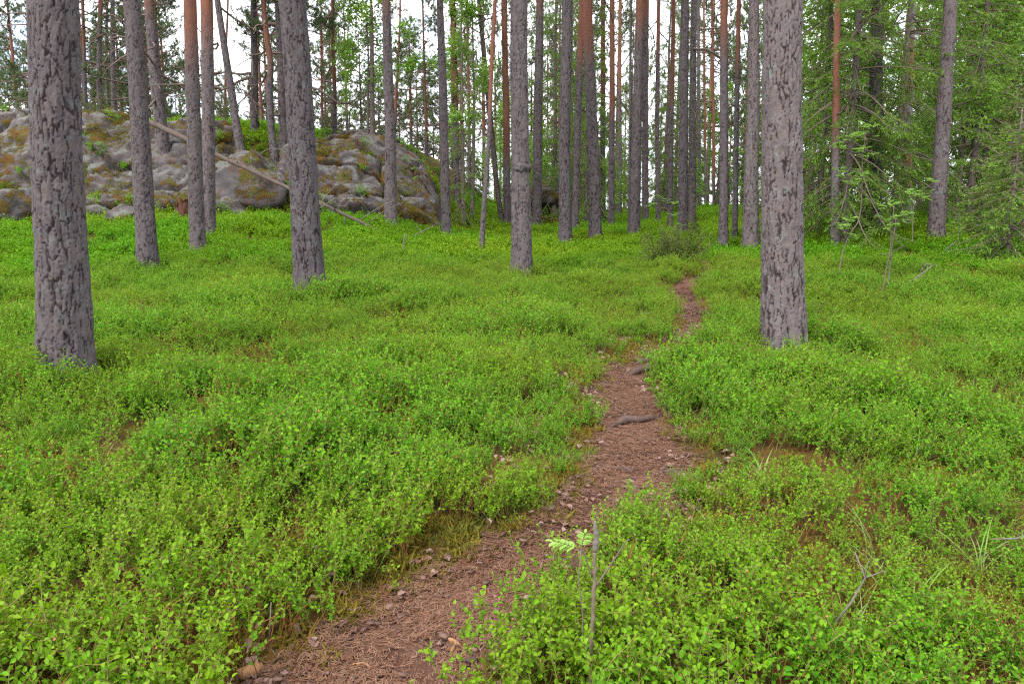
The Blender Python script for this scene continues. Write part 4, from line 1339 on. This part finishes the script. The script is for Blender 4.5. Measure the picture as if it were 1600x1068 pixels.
# bare patches seen in the photograph: pixel, radius in metres, strength
GAPS = [(130, 722, 0.38, 1.0), (60, 730, 0.25, 0.8), (1215, 545, 0.45, 0.9), (1235, 608, 0.30, 0.9), (1080, 795, 0.20, 1.0), (235, 487, 0.35, 0.7), (640, 890, 0.12, 0.45),
        (1300, 830, 0.14, 0.6), (430, 905, 0.14, 0.7), (1480, 600, 0.4, 0.6), (1150, 770, 0.16, 0.6), (700, 690, 0.15, 0.4), (1330, 890, 0.2, 0.6), (320, 800, 0.15, 0.6),
        (860, 740, 0.12, 0.8), (60, 1010, 0.16, 0.6), (330, 1010, 0.16, 0.6), (1500, 930, 0.2, 0.6), (1560, 700, 0.3, 0.5)]
GAPW = [(*hit(a, b, 0.1)[:2], rr, s) for a, b, rr, s in GAPS]

def gapness(x, y):
    g = np.zeros(x.shape)
    n = 0.35 * vnoise(x * 4, y * 4, 0, 91)
    for gx, gy, rr, s in GAPW:
        g = np.maximum(g, s * sm(1.4 - np.hypot(x - gx, y - gy) / rr + n))
    return np.clip(np.maximum(g, 0.95 * sm((fbm(x * 1.3, y * 1.3, 0, 92, 4, 0.65) - 0.48) / 0.5)), 0, 1)

SR = np.random.default_rng(9)
TREES = [o for o in scene.objects if o.type == 'EMPTY' and "category" in o]
TXY = np.array([[o.location.x, o.location.y] for o in TREES])

def area_points(density, r0, r1, half=44.0, side=1.2):
    """random points in the wedge the camera sees, with a margin"""
    h = math.radians(half)
    A = h * ((r1 + side) ** 2 - r0 ** 2)
    n = int(A * density)
    rad = np.sqrt(SR.uniform(r0 ** 2, (r1 + side) ** 2, n))
    a = SR.uniform(-h, h, n)
    x, y = rad * np.sin(a), rad * np.cos(a)
    return x, y

def finish(x, y, off=0.0, tilt=0.16):
    z = hgt(x, y) + off
    n = len(x)
    rot = np.stack([SR.normal(size=n) * tilt, SR.normal(size=n) * tilt, SR.uniform(0, 6.28, n)], 1)
    return np.stack([x, y, z], 1), rot

def clear_of_trunks(x, y, d=0.16):
    ok = np.ones(len(x), bool)
    for tx, ty in TXY:
        ok &= np.hypot(x - tx, y - ty) > d
    return ok

def on_rock(x, y):
    return rock_mask(x, y) + 0.18 * vnoise(x * 2.5, y * 2.5, 0, 96)

def height_mod(x, y):
    return 0.86 + 0.30 * vnoise(x * 0.9, y * 0.9, 0, 93) + 0.34 * vnoise(x * 2.4, y * 2.4, 0, 94)

# --- bilberry, near
x, y = area_points(90, 1.25, 15.0, 45)
pdist = path_dist(x, y)
pn = 0.07 * vnoise(x * 3.0, y * 3.0, 0, 95)
g = gapness(x, y)
keep = (pdist + pn > 0.03) & (SR.random(len(x)) > 0.62 * g) & clear_of_trunks(x, y, 0.2)
x, y, g, pdist = x[keep], y[keep], g[keep], pdist[keep]
pts, rot = finish(x, y)
dryk = SR.random(len(x)) < 0.13 + 0.5 * g + 0.30 * sm((vnoise(x * 1.4, y * 1.4, 0, 131) - 0.25) / 0.4)
idx = np.where(dryk, SR.integers(8, 11, len(x)), SR.integers(0, 8, len(x)))
scl = height_mod(x, y) * SR.uniform(0.8, 1.2, len(x)) * (0.85 + 0.15 * sm((pdist - 0.05) / 0.3)) * (1 - 0.2 * g)
tint = np.clip(0.22 + 0.42 * vnoise(x * 0.7, y * 0.7, 0, 97) + 0.35 * vnoise(x * 3, y * 3, 0, 98) + 0.2 * g, 0, 0.75)
scatter("bilberry_cover", pts, rot, scl, idx, tint, C_NEAR)

# --- bilberry, farther on and over the hill
x, y = area_points(26, 15.0, 50, 44)
x2, y2 = area_points(22, 15.0, 27, 44)
x, y = np.concatenate([x, x2]), np.concatenate([y, y2])
keep = (path_dist(x, y) > 0.06) & (on_rock(x, y) < 0.62) & (SR.random(len(x)) > 0.5 * gapness(x, y)) & clear_of_trunks(x, y, 0.18)
hillback = (y > 25.5) & (x < -2.0)
keep &= ~hillback | (fbm(x * 0.5, y * 0.5, 0, 101, 3) > 0.15) & (y < 34)
x, y = x[keep], y[keep]
pts, rot = finish(x, y)
tint = np.clip(0.42 + 0.5 * vnoise(x * 0.35, y * 0.35, 0, 97) + 0.25 * vnoise(x * 1.3, y * 1.3, 0, 98), 0, 0.9)
scatter("distant_bilberry_cover", pts, rot, height_mod(x, y) * SR.uniform(0.85, 1.3, len(x)), SR.integers(0, 6, len(x)), tint, C_FAR)

# --- moss in the gaps, on the path's edge
x, y = area_points(240, 1.3, 9.0, 46)
pdist = path_dist(x, y)
g = gapness(x, y)
keep = (SR.random(len(x)) < np.maximum(1.0 * g, sm((0.22 - np.abs(pdist - 0.10 + 0.08 * vnoise(x * 2, y * 2, 0, 99))) / 0.14) * 0.75) * (0.35 + 0.65 * (vnoise(x * 1.7, y * 1.7, 0, 104) > -0.1))) & (pdist > -0.04)
x, y = x[keep], y[keep]
pts, rot = finish(x, y)
scatter("golden_moss", pts, rot, SR.uniform(0.7, 1.4, len(x)), SR.integers(0, 4, len(x)), np.clip(SR.normal(0.35, 0.3, len(x)), 0, 1), C_MOSS)

# --- grass blades
x, y = area_points(4, 1.3, 11, 46)
keep = (path_dist(x, y) > 0.3) & (vnoise(x * 0.6, y * 0.6, 0, 102) + 0.10 * x > 0.0)
x, y = x[keep], y[keep]
pts, rot = finish(x, y)
scatter("thin_grass", pts, rot, SR.uniform(0.8, 1.5, len(x)), SR.integers(0, 4, len(x)), np.zeros(len(x)), C_GRASS)

# --- litter on the path
def on_path(density, far, inside=0.06):
    x, y = area_points(density, 1.3, far, 46)
    d = path_dist(x, y)
    k = (d < inside) & (SR.random(len(x)) < np.clip(0.6 + 0.7 * vnoise(x * 3, y * 3, 0, 121) + 0.4 * vnoise(x * 9, y * 9, 0, 122), 0.08, 1))
    return x[k], y[k]
x, y = on_path(2600, 5.5)
x2, y2 = on_path(700, 11)
x, y = np.concatenate([x, x2]), np.concatenate([y, y2])
pts, rot = finish(x, y, 0.016, 0.08)
scatter("needle_litter", pts, rot, SR.uniform(0.7, 1.25, len(x)), SR.integers(0, 6, len(x)), np.zeros(len(x)), C_NEED)
x, y = on_path(600, 10, 0.10)
pts, rot = finish(x, y, 0.014, 0.08)
scatter("bark_flake_litter", pts, rot, SR.uniform(0.5, 1.25, len(x)), SR.integers(0, 6, len(x)), np.zeros(len(x)), C_FLAKE)
x, y = on_path(110, 9, 0.5)
k = path_dist(x, y) > -0.12
x, y = x[k], y[k]
pts, rot = finish(x, y, 0.014, 0.2)
scatter("dry_leaf_litter", pts, rot, SR.uniform(0.6, 1.2, len(x)), SR.integers(0, 6, len(x)), np.zeros(len(x)), C_DRYL)

# --- cushions of lichen and moss sitting on the outcrops (points taken from the rock surfaces)
lp, mp_, bp_ = [], [], []
for o in scene.objects:
    if o.type == 'MESH' and o.name.startswith("granite_outcrop"):
        me = o.data
        n = len(me.polygons)
        c = np.empty(n * 3, np.float32)
        nn = np.empty(n * 3, np.float32)
        me.polygons.foreach_get("center", c)
        me.polygons.foreach_get("normal", nn)
        c = c.reshape(-1, 3) + np.array(o.location)
        nn = nn.reshape(-1, 3)
        vis = c[:, 2] > hgt0(c[:, 0], c[:, 1]) - 0.02
        nl = fbm(c[:, 0] * 0.9, c[:, 1] * 0.9, 0, 111, 4)
        nm = fbm(c[:, 0] * 0.8, c[:, 1] * 0.8 + c[:, 2] * 0.8, 0, 112, 4)
        r_ = SR.random(n)
        lp.append(c[vis & (nn[:, 2] > 0.62) & (nl > 0.15) & (r_ < 0.16)])
        nb_ = fbm(c[:, 0] * 0.7, c[:, 1] * 0.7, 0, 113, 4)
        bp_.append(c[vis & (nn[:, 2] > 0.25) & (nb_ > -0.02) & (r_ < 0.22)])
        mp_.append(c[vis & (nm > 0.24) & (nl < 0.3) & (r_ < 0.24)])
lp, mp_, bp_ = np.concatenate(lp), np.concatenate(mp_), np.concatenate(bp_)
for nm, P_, cc, k in (("reindeer_lichen", lp, C_LICH, 3), ("rock_moss", mp_, C_MOSSBIG, 3), ("ledge_bilberry_cover", bp_, C_FAR, 6)):
    rot = np.stack([SR.normal(size=len(P_)) * 0.2 + 0.35, SR.normal(size=len(P_)) * 0.2, SR.uniform(-0.3, 0.3, len(P_))], 1)
    scatter(nm, P_, rot, SR.uniform(0.6, 1.3, len(P_)), SR.integers(0, k, len(P_)), np.clip(SR.normal(0.3, 0.3, len(P_)), 0, 1), cc)

# ---------------------------------------------------------------- single things on the ground
def at(px, py, off=0.0):
    return hit(px, py, off)

def poly_thing(name, label, cat, paths, mats, group=None, seg=7):
    """paths: list of (part name, points, radii, material); the first is the main piece"""
    base = np.array(paths[0][1][0], float)
    t = thing(name, label, cat, base, group)
    for part, P, R, m in paths:
        mb = MB()
        P = np.asarray(P, float) - base
        mb.tube(P, R, seg, 0)
        link(part, mb.mesh(part, [M[m]], True), t)
    return t

def rough_line(a, b, n, r, wob):
    a, b = np.asarray(a, float), np.asarray(b, float)
    t = np.linspace(0, 1, n)[:, None]
    L = np.linalg.norm(b - a)
    off = np.cumsum(r.normal(size=(n, 3)), axis=0) * wob * L
    off = off - off[0] - (off[-1] - off[0]) * t
    return a + (b - a) * t + off

TR = np.random.default_rng(33)
# fallen log across the hill side
la = at_depth(226, 188, 22.2)
lb = at_depth(592, 361, 17.6)
lb[2] = max(lb[2], float(hgt(lb[0], lb[1])) + 0.12)
LP = rough_line(la, lb, 26, TR, 0.0010)
t = thing("fallen_log", "long thin fallen pine log sloping down the hill behind the trunks", "log", LP[0])
mb = MB()
mb.tube(LP - LP[0], np.linspace(0.085, 0.034, 26), 12, 0)
link("stem", mb.mesh("stem", [M['oldlog']], True), t)
for i in range(26):
    k = TR.integers(4, 25)
    d = unit(np.array([TR.normal() * 0.7, -0.3 + TR.normal() * 0.5, TR.normal() * 0.9]) + 0.5 * unit(LP[k] - LP[k - 1]))
    L = TR.uniform(0.15, 0.5) if k < 16 else TR.uniform(0.3, 1.1)
    S = wander(LP[k] - LP[0], d, L, 5, TR, 0.18, -0.02)
    mb = MB()
    mb.tube(S, np.linspace(0.016, 0.005, 6), 5, 0)
    link("branch_stub", mb.mesh("branch_stub", [M['deadtwig']], True), t)

# standing dead twigs and lying branches
def dead_stick(pxs, label, w, depth=None, mat='deadtwig', name="dead_branch", twigs=3, wob=0.006, lift=0.12):
    p0 = at(*pxs[0], lift) if depth is None else at_depth(*pxs[0], depth)
    P = [p0] + [at_depth(a, b, p0[1]) for a, b in pxs[1:]]
    P = resample(np.array(P), 0.06)
    P = P + np.cumsum(TR.normal(size=P.shape), axis=0) * wob * 0.3
    paths = [("stem", P, np.linspace(w, w * 0.45, len(P)), mat)]
    for i in range(twigs):
        k = TR.integers(len(P) // 3, len(P) - 1)
        S = wander(P[k], unit(P[k] - P[k - 1]) + TR.normal(size=3) * 0.8, TR.uniform(0.12, 0.4) * np.linalg.norm(P[-1] - P[0]), 4, TR, 0.2)
        paths.append(("twig", S, np.linspace(w * 0.5, w * 0.2, 5), mat))
    return poly_thing(name, label, "branch", paths, None, None, 6)

dead_stick([(628, 402), (630, 385), (633, 366)], "upright dead twig standing in bilberry left of the straight dark slim pine", 0.020, twigs=1)
dead_stick([(640, 372), (662, 360), (684, 349)], "dead branch lying right of the pine at the granite foot", 0.016, twigs=2)
dead_stick([(500, 325), (530, 306), (560, 296), (588, 300)], "arching dead branch above the end of the fallen log", 0.014, depth=18.3, twigs=4)
dead_stick([(496, 322), (520, 295), (545, 282)], "dead branch rising from behind the dark curving pine", 0.013, depth=18.6, twigs=3)
dead_stick([(560, 345), (590, 325), (618, 312)], "slanting dead twig before the reddish slim pine", 0.012, depth=17.5, twigs=2)
dead_stick([(405, 240), (425, 232), (446, 236)], "grey bare branch lying on the green hill slope", 0.014, depth=22.8, twigs=3)
dead_stick([(1408, 452), (1428, 436), (1455, 415)], "grey dead branch slanting out of bilberry on the right", 0.016, twigs=3)
dead_stick([(1468, 400), (1482, 386), (1496, 374), (1502, 352)], "long bent pale branch leaning up right of the lilac pine", 0.013, twigs=2)
dead_stick([(1438, 425), (1448, 412), (1462, 416)], "short grey branch crossing the slanting one on the right", 0.014, twigs=2)
dead_stick([(1302, 976), (1330, 940), (1352, 905), (1336, 862)], "thin bleached twig arching over bilberry in the right foreground", 0.0042, twigs=2, wob=0.002, lift=0.20)
dead_stick([(1385, 462), (1393, 400), (1400, 340)], "bare thin sapling stem beside the right rowan", 0.011, twigs=4)
dead_stick([(420, 1010), (428, 975), (424, 940)], "grey bare twig standing at the path edge lower left", 0.0035, twigs=1, wob=0.002, lift=0.02)
dead_stick([(1600, 840), (1575, 855), (1550, 842)], "dry twig lying in bilberry at the right edge", 0.004, twigs=2, wob=0.002, lift=0.2)

# broken sapling in the foreground
B0 = at(926, 1110, 0.0)
Dp = B0[1]
def fp(px, py, dd=0.0):
    return at_depth(px, py, Dp + dd)
main = [fp(922, 1108), fp(923, 1050), fp(924, 1000), fp(927, 950), fp(929, 905), fp(930, 860)]
main = resample(np.array(main), 0.012)
main = main + 0.0012 * TR.normal(size=main.shape)
t = poly_thing("broken_sapling", "broken grey sapling stump with two bare side twigs in the front bilberry", "sapling",
               [("stem", main, np.linspace(0.0080, 0.0055, len(main)) * (1 + 0.08 * TR.normal(size=len(main))), 'stick')], None, None, 9)
cap = resample(np.array([fp(929.5, 861), fp(931, 850), fp(932, 838), fp(930, 825), fp(930, 813)]), 0.005)
mb = MB()
capr = np.interp(np.linspace(0, 1, len(cap)), [0, 0.1, 0.5, 0.8, 1.0], [0.0070, 0.0088, 0.0080, 0.0060, 0.003])
mb.tube(cap - main[0], capr * (1 + 0.12 * TR.normal(size=len(cap))), 9, 0)
link("broken_tip", mb.mesh("broken_tip", [M['deadtwig']], True), t)
for pp in ([(931, 915), (945, 895), (962, 870), (976, 848), (983, 842)], [(925, 900), (918, 880), (912, 862), (905, 852)]):
    S = resample(np.array([fp(a, b, -0.01 * i) for i, (a, b) in enumerate(pp)]), 0.012)
    mb = MB()
    mb.tube(S - main[0], np.linspace(0.0034, 0.002, len(S)), 6, 0)
    link("side_twig", mb.mesh("side_twig", [M['stick']], True), t)

# rowan leaves: pinnate
def rowan_leaf(mb, p, d, L, r, mat=0, tip=0.5):
    d = unit(d)
    s = unit(np.cross(d, [0, 0, 1.0]))
    B, D, Nn, Ls = [], [], [], []
    for k in range(6):
        f = 0.25 + 0.75 * k / 6
        q = p + d * L * f - np.array([0, 0, 0.12 * L * f * f])
        for sg in (-1, 1):
            B.append(q)
            D.append(s * sg + d * 0.55 + np.array([0, 0, -0.15]) + r.normal(size=3) * 0.08)
            Nn.append(np.array([0, 0, 1.0]) + r.normal(size=3) * 0.2)
            Ls.append(L * 0.46 * (1.0 - 0.35 * abs(f - 0.55)))
    B.append(p + d * L - np.array([0, 0, 0.12 * L]))
    D.append(d + np.array([0, 0, -0.2]))
    Nn.append(np.array([0, 0, 1.0]))
    Ls.append(L * 0.34)
    B, D, Nn, Ls = map(np.array, (B, D, Nn, Ls))
    mb.leaves(B, D, Nn, Ls, Ls * 0.44, mat, tip, 0.2)

def rowan(label, stem_px, clusters, w, L, nleaf=5, depth=None, lift=0.1, name="rowan_sapling"):
    p0 = at(*stem_px[0], lift) if depth is None else at_depth(*stem_px[0], depth)
    Y = p0[1]
    P = resample(np.array([p0] + [at_depth(a, b, Y) for a, b in stem_px[1:]]), 0.05)
    P = P + np.cumsum(TR.normal(size=P.shape), axis=0) * 0.003
    t = thing(name, label, "sapling", p0)
    mb = MB()
    mb.tube(P - p0, np.linspace(w, w * 0.4, len(P)), 7, 0)
    link("stem", mb.mesh("stem", [M['limb']], True), t)
    for (cx, cy, dd) in clusters:
        c = at_depth(cx, cy, Y + dd)
        k = int(np.argmin(np.linalg.norm(P - c - np.array([0, 0, -0.15]), axis=1)))
        S = resample(np.array([P[k], P[k] * 0.4 + c * 0.6 + [0, 0, -0.03], c]), 0.04)
        mb = MB()
        mb.tube(S - p0, np.linspace(w * 0.5, w * 0.25, len(S)), 5, 0)
        link("twig", mb.mesh("twig", [M['limb']], True), t)
        mb = MB()
        for q in range(nleaf):
            a = TR.uniform(0, 6.28)
            rowan_leaf(mb, c - p0 + TR.normal(size=3) * 0.02, np.array([math.cos(a), math.sin(a), TR.uniform(-0.15, 0.7)]), L * TR.uniform(0.75, 1.15), TR, 0, float(TR.uniform(0.2, 0.9)))
        link("leaf_spray", mb.mesh("leaf_spray", [M['rowleaf']]), t)
    return t

rowan("bare-footed rowan sapling with pale fresh leaf sprays right of the large pine", [(1310, 438), (1316, 395), (1328, 365), (1340, 345), (1345, 300), (1348, 250), (1352, 205)],
      [(1308, 230, 0), (1318, 228, 0.1), (1330, 215, -0.1), (1350, 205, 0), (1356, 218, 0.1), (1358, 198, 0), (1345, 232, -0.1), (1358, 242, 0.1), (1312, 268, 0), (1322, 276, 0.1), (1332, 285, -0.1), (1345, 280, 0),
       (1338, 290, 0.1), (1350, 272, 0), (1320, 352, -0.1), (1330, 345, 0.1), (1318, 360, 0), (1332, 370, 0.1)], 0.012, 0.13, 5)
rowan("smaller rowan sapling left of the lilac pine with leaves at its top", [(1376, 470), (1384, 430), (1390, 390), (1394, 345), (1396, 325)],
      [(1384, 322, 0), (1396, 322, 0.1), (1405, 345, 0), (1410, 335, -0.1), (1388, 340, 0.1), (1398, 352, 0)], 0.008, 0.11, 4)
rowan("tiny rowan with flat bright leaf tufts before the pale grey pine", [(1048, 385), (1048, 350), (1044, 332), (1040, 326)],
      [(1016, 322, 0), (1024, 318, 0), (1040, 316, 0.1), (1056, 318, 0), (1050, 336, 0), (1033, 308, 0), (1064, 352, 0)], 0.010, 0.16, 4, depth=20.0)
rowan("tiny bright rowan shoot rising from the gully bilberry left of the slim pine", [(652, 335), (653, 300), (654, 265)], [(650, 262, 0), (656, 254, 0), (653, 278, 0)], 0.008, 0.14, 4, depth=22.0)
rowan("low rowan shoot under the leaning lilac pine", [(1425, 380), (1427, 340), (1428, 302)], [(1420, 300, 0), (1432, 302, 0), (1446, 303, 0.1), (1462, 282, 0.1), (1440, 310, 0)], 0.010, 0.15, 4, depth=14.5)
# rowan leaf next to the broken sapling
rl = fp(908, 858)
t = thing("rowan_shoot", "single pale rowan leaf beside the broken sapling", "sapling", rl)
mb = MB()
rowan_leaf(mb, np.zeros(3), (-0.9, 0.25, 0.28), 0.085, TR, 0, 0.9)
rowan_leaf(mb, np.zeros(3), (0.2, 0.6, 0.5), 0.06, TR, 0, 0.6)
link("leaf_spray", mb.mesh("leaf_spray", [M['rowleaf']]), t)
st = rough_line([0, 0, 0], [0.02, 0.03, float(hgt(rl[0], rl[1])) - rl[2]], 6, TR, 0.02)
mb = MB()
mb.tube(st, np.linspace(0.002, 0.0026, 6), 5, 0)
link("stem", mb.mesh("stem", [M['limb']], True), t)

# juniper bush beside the path
JB = at(1053, 418, 0.02)
t = thing("juniper_bush", "spreading dark olive juniper bush at the bend of the path", "bush", JB)
r = np.random.default_rng(88)
nbx, ndx = [], []
for i in range(70):
    az = r.uniform(0, 6.28)
    el = r.uniform(0.25, 1.2)
    d = np.array([math.cos(az) * math.cos(el), math.sin(az) * math.cos(el) * 0.7, math.sin(el)])
    L = r.uniform(0.45, 0.88) * (1.0 if el < 0.8 else 0.85)
    P = wander((0, 0, 0.0), d, L, 7, r, 0.12, 0.06)
    if i < 26:
        mb = MB()
        mb.tube(P, np.linspace(0.011, 0.003, 8), 5, 0)
        link("branch", mb.mesh("branch", [M['limb']], True), t)
    for q in range(10):
        k = r.integers(3, 8)
        S = wander(P[k], unit(P[k] - P[k - 1]) + r.normal(size=3) * 0.55 + [0, 0, 0.25], r.uniform(0.1, 0.24), 4, r, 0.15, 0.04)
        m = 34
        f = r.uniform(0, 3.99, m)
        i0 = f.astype(int)
        nbx.append(S[i0] + (S[i0 + 1] - S[i0]) * (f - i0)[:, None])
        ndx.append(unit(S[-1] - S[0])[None] * 0.7 + r.normal(size=(m, 3)) * 0.6)
nbx, ndx = np.concatenate(nbx), np.concatenate(ndx)
mb = MB()
mb.blades(nbx, ndx, r.uniform(0.022, 0.042, len(nbx)), 0.010, 0, r.random(len(nbx)), 5)
link("foliage", mb.mesh("foliage", [M['junneedle']]), t)

# rotten stump
def stump(px, py, w_px, h_px, label, seed, depth=None, mat='rotwood'):
    p = at(px, py, 0.05) if depth is None else at_depth(px, py, depth)
    p[2] = float(hgt(p[0], p[1])) - 0.03
    R0 = w_px * p[1] / F_PX / 2
    Hh = h_px * p[1] / F_PX + 0.1
    seg, rows = 40, 26
    A = np.linspace(0, 2 * np.pi, seg, endpoint=False)
    f = np.linspace(0, 1, rows)
    top = Hh * (0.45 + 0.55 * np.clip(0.5 + 0.9 * vnoise(np.cos(A) * 1.5 + seed, np.sin(A) * 1.5, 0, seed), 0, 1) * (0.6 + 0.4 * (np.cos(A + 2.6) * 0.5 + 0.5) * 2))
    top = top * (1 + 0.25 * vnoise(A * 4, 0.5, 0, seed + 1))
    outer, inner = [], []
    for k in range(rows):
        rad = R0 * (1.15 - 0.3 * f[k] + 0.4 * np.exp(-f[k] * 6)) * (1 + 0.18 * vnoise(A * 3.2, f[k] * 2, 0, seed + 2) + 0.08 * vnoise(A * 9, f[k] * 4, 0, seed + 3))
        outer.append(np.stack([rad * np.cos(A), rad * np.sin(A), top * f[k]], 1))
        fi = 1 - f[k] * 0.75
        inner.append(np.stack([rad[:] * 0.62 * np.cos(A), rad * 0.62 * np.sin(A), top * fi], 1))
    V = np.concatenate([np.array(outer).reshape(-1, 3), np.array(inner).reshape(-1, 3)])
    mb = MB()
    mb.add(V, None, grid_faces(rows * 2, seg, True))
    k0 = mb.nv
    mb.add([[0, 0, float(top.min()) * 0.2]])
    b0 = (2 * rows - 1) * seg
    mb.f3.append(np.array([[k0, b0 + i, b0 + (i + 1) % seg] for i in range(seg)]))
    mb.m3.append(np.zeros(seg))
    o = link("stump", mb.mesh("stump", [M[mat]], False), None, p)
    return tag(o, label, "stump")
stump(290, 348, 26, 36, "jagged red-brown rotten stump left of the two close pines", 5)
stump(236, 498, 30, 16, "low rotten brown stump sunk in bilberry below the second left pine", 6)
stump(722, 366, 9, 8, "tiny broken brown stump right of the straight dark slim pine", 7)

# roots crossing the path
def root(px_pts, label, w, seed):
    r = np.random.default_rng(seed)
    P = np.array([at(a, b, 0.0) for a, b in px_pts])
    P = resample(P[:, :2], 0.015)
    z = hgt(P[:, 0], P[:, 1]) + 0.012
    s = np.linspace(-1, 1, len(P))
    z = z + w * 0.95 * (1 - s ** 4) - w * 0.9 * s ** 4 + 0.004 * vnoise(np.arange(len(P)) * 0.3, 0.5, 0, seed)
    Q = np.column_stack([P, z])
    mb = MB()
    rad = w * (1 - 0.72 * np.abs(s) ** 1.6) * (1 + 0.22 * vnoise(np.arange(len(P)) * 0.25, 0.2, 0, seed + 1))
    mb.tube(Q - Q[0], rad, 10, 0)
    V = mb.v[0]
    mb.v[0] = V + 0.12 * w * fbm(V[:, 0] * 60, V[:, 1] * 60, V[:, 2] * 60, seed + 2, 3)[:, None]
    o = link("tree_root", mb.mesh("tree_root", [M['root']], True), None, Q[0])
    return tag(o, label, "root")
root([(945, 674), (966, 668), (980, 663), (1000, 664), (1026, 658), (1042, 657)], "smooth brown root crossing the path at its middle", 0.026, 3)
root([(978, 592), (992, 589), (1004, 586), (1016, 582), (1032, 579), (1042, 577)], "darker root crossing the path farther up near its narrow bend", 0.034, 4)
root([(990, 575), (1002, 571), (1014, 569), (1030, 565)], "short thin root just above the darker root on the path", 0.026, 5)
root([(954, 740), (975, 739), (995, 742)], "thin root lying flush on the path below the smooth root", 0.014, 6)
root([(1024, 742), (1050, 744), (1072, 752)], "thin dark root at the right path edge below the smooth root", 0.016, 7)

# sticks, cone, chips
def ground_stick(a, b, w, label, mat='stick', raw=True, name="stick"):
    pa, pb = at(*a), at(*b)
    pa[2] += 0.016 + w
    pb[2] += 0.016 + w
    P = rough_line(pa, pb, 14, TR, 0.008)
    t = thing(name, label, "stick", P[0])
    mb = MB()
    mb.tube(P - P[0], w * (1 + 0.1 * TR.normal(size=14)), 9, 0)
    link("bark", mb.mesh("bark", [M[mat]], True), t)
    if raw:
        e = unit(P[0] - P[1])
        mb = MB()
        mb.tube(np.array([P[0] - e * 0.004, P[0] + e * 0.006, P[0] + e * 0.014]) - P[0], [w * 0.9, w * 0.85, w * 0.35], 9, 0)
        link("broken_end", mb.mesh("broken_end", [M['rawwood']], True), t)
    return t
ground_stick((655, 949), (707, 929), 0.0075, "short brown stick with broken end lying across the near path", 'root')
ground_stick((1000, 915), (1010, 935), 0.004, "tiny twig at the bush foot right of the near path", raw=False)
ground_stick((740, 890), (770, 868), 0.003, "thin dark twig at the left edge of the near path", raw=False)
ground_stick((930, 632), (960, 630), 0.004, "thin twig lying across the path just above the smooth root", raw=False)
ground_stick((940, 602), (975, 600), 0.004, "thin pale twig on the path below the darker root", 'deadtwig', raw=False)
ground_stick((945, 700), (975, 706), 0.003, "thin twig on the path just below the smooth root", raw=False)
ground_stick((505, 1050), (545, 1020), 0.0035, "thin curved grey twig at the lower left of the path", raw=False)

def chip(px, py, ang, L, W_, T__, label, mat='rawwood', name="wood_chip", cat="wood chip", tilt=0.1, seed=0):
    r = np.random.default_rng(seed)
    p = at(px, py)
    p[2] += 0.020
    n = 9
    V = []
    for k in range(n):
        f = k / (n - 1)
        w = W_ * (0.35 + 0.65 * math.sin(math.pi * min(1, f * 0.8 + 0.18))) * (1 + 0.2 * r.normal())
        for (sy, sz) in ((-1, -1), (1, -1), (1, 1), (0.2, 1.35), (-1, 1)):
            V.append([(f - 0.5) * L + r.normal() * L * (0.012 if 0 < k < n - 1 else 0.09), sy * w / 2, sz * T__ / 2 * (1 + 0.25 * r.normal()) + 0.004])
    V = np.array(V)
    q = grid_faces(n, 5, True)
    mb = MB()
    e = (n - 1) * 5
    mb.add(V, [[0, 2, 1], [0, 3, 2], [0, 4, 3], [e, e + 1, e + 2], [e, e + 2, e + 3], [e, e + 3, e + 4]], q)
    o = link(name, mb.mesh(name, [M[mat]]), None, p, (0, tilt, ang))
    return tag(o, label, cat)
chip(710, 1012, -0.6, 0.055, 0.014, 0.010, "orange wood chip on the near path, longer of the pair", seed=1)
chip(708, 1022, 1.35, 0.032, 0.012, 0.008, "orange wood chip on the near path, shorter of the pair", seed=2)
chip(562, 1046, 0.4, 0.04, 0.006, 0.005, "thin splinter of orange wood near the bottom edge of the path", seed=3)
chip(576, 1050, -0.9, 0.03, 0.006, 0.005, "tiny splinter of pale wood by the bottom edge right of the thin one", seed=4)
chip(735, 1040, 0.3, 0.045, 0.02, 0.008, "rounded reddish bark flake at the lower right of the path", 'root', "bark_flake", "bark", seed=5)
chip(795, 934, 0.2, 0.035, 0.018, 0.006, "pinkish bark flake at the right edge of the near path", 'root', "bark_flake", "bark", seed=6)
chip(392, 1058, 1.05, 0.085, 0.036, 0.030, "broken block of pale orange wood at the bottom left path edge", 'rawwood', "wood_block", "wood", 0.25, seed=7)

# pine cone
cp = at(615, 966)
cp[2] += 0.03
t = thing("pine_cone", "small dark open pine cone on the near path", "pine cone", cp)
mb = MB()
r = np.random.default_rng(4)
mb.tube(np.array([[-0.018, 0, 0], [0, 0, 0.001], [0.016, 0, 0]]), [0.006, 0.009, 0.004], 8, 0)
link("core", mb.mesh("core", [M['cone']], True), t, (0, 0, 0), (0, 0, 0.7))
mb = MB()
for k in range(46):
    f = k / 45
    a = k * 2.4
    rad = 0.008 + 0.008 * math.sin(math.pi * (0.15 + 0.8 * f))
    b = np.array([-0.017 + 0.033 * f, 0.005 * math.cos(a), 0.005 * math.sin(a)])
    d = unit(np.array([0.45, math.cos(a), math.sin(a)]))
    s = unit(np.cross(d, [1, 0, 0])) * 0.0042
    e = b + d * rad
    V = np.array([b - s * 0.4, b + s * 0.4, e + s, e + d * 0.002, e - s, e - np.array([0.0022, 0, 0])])
    mb.add(V, [[0, 1, 5], [1, 2, 5], [2, 3, 5], [3, 4, 5], [4, 0, 5]], [[0, 4, 3, 2]])
    mb.f3.append(np.array([[mb.nv - 6, mb.nv - 4, mb.nv - 5]]))
    mb.m3.append(np.zeros(1))
sc_ = link("scales", mb.mesh("scales", [M['cone']]), t, (0, 0, 0), (0, 0, 0.7))
sc_["kind"] = "stuff"
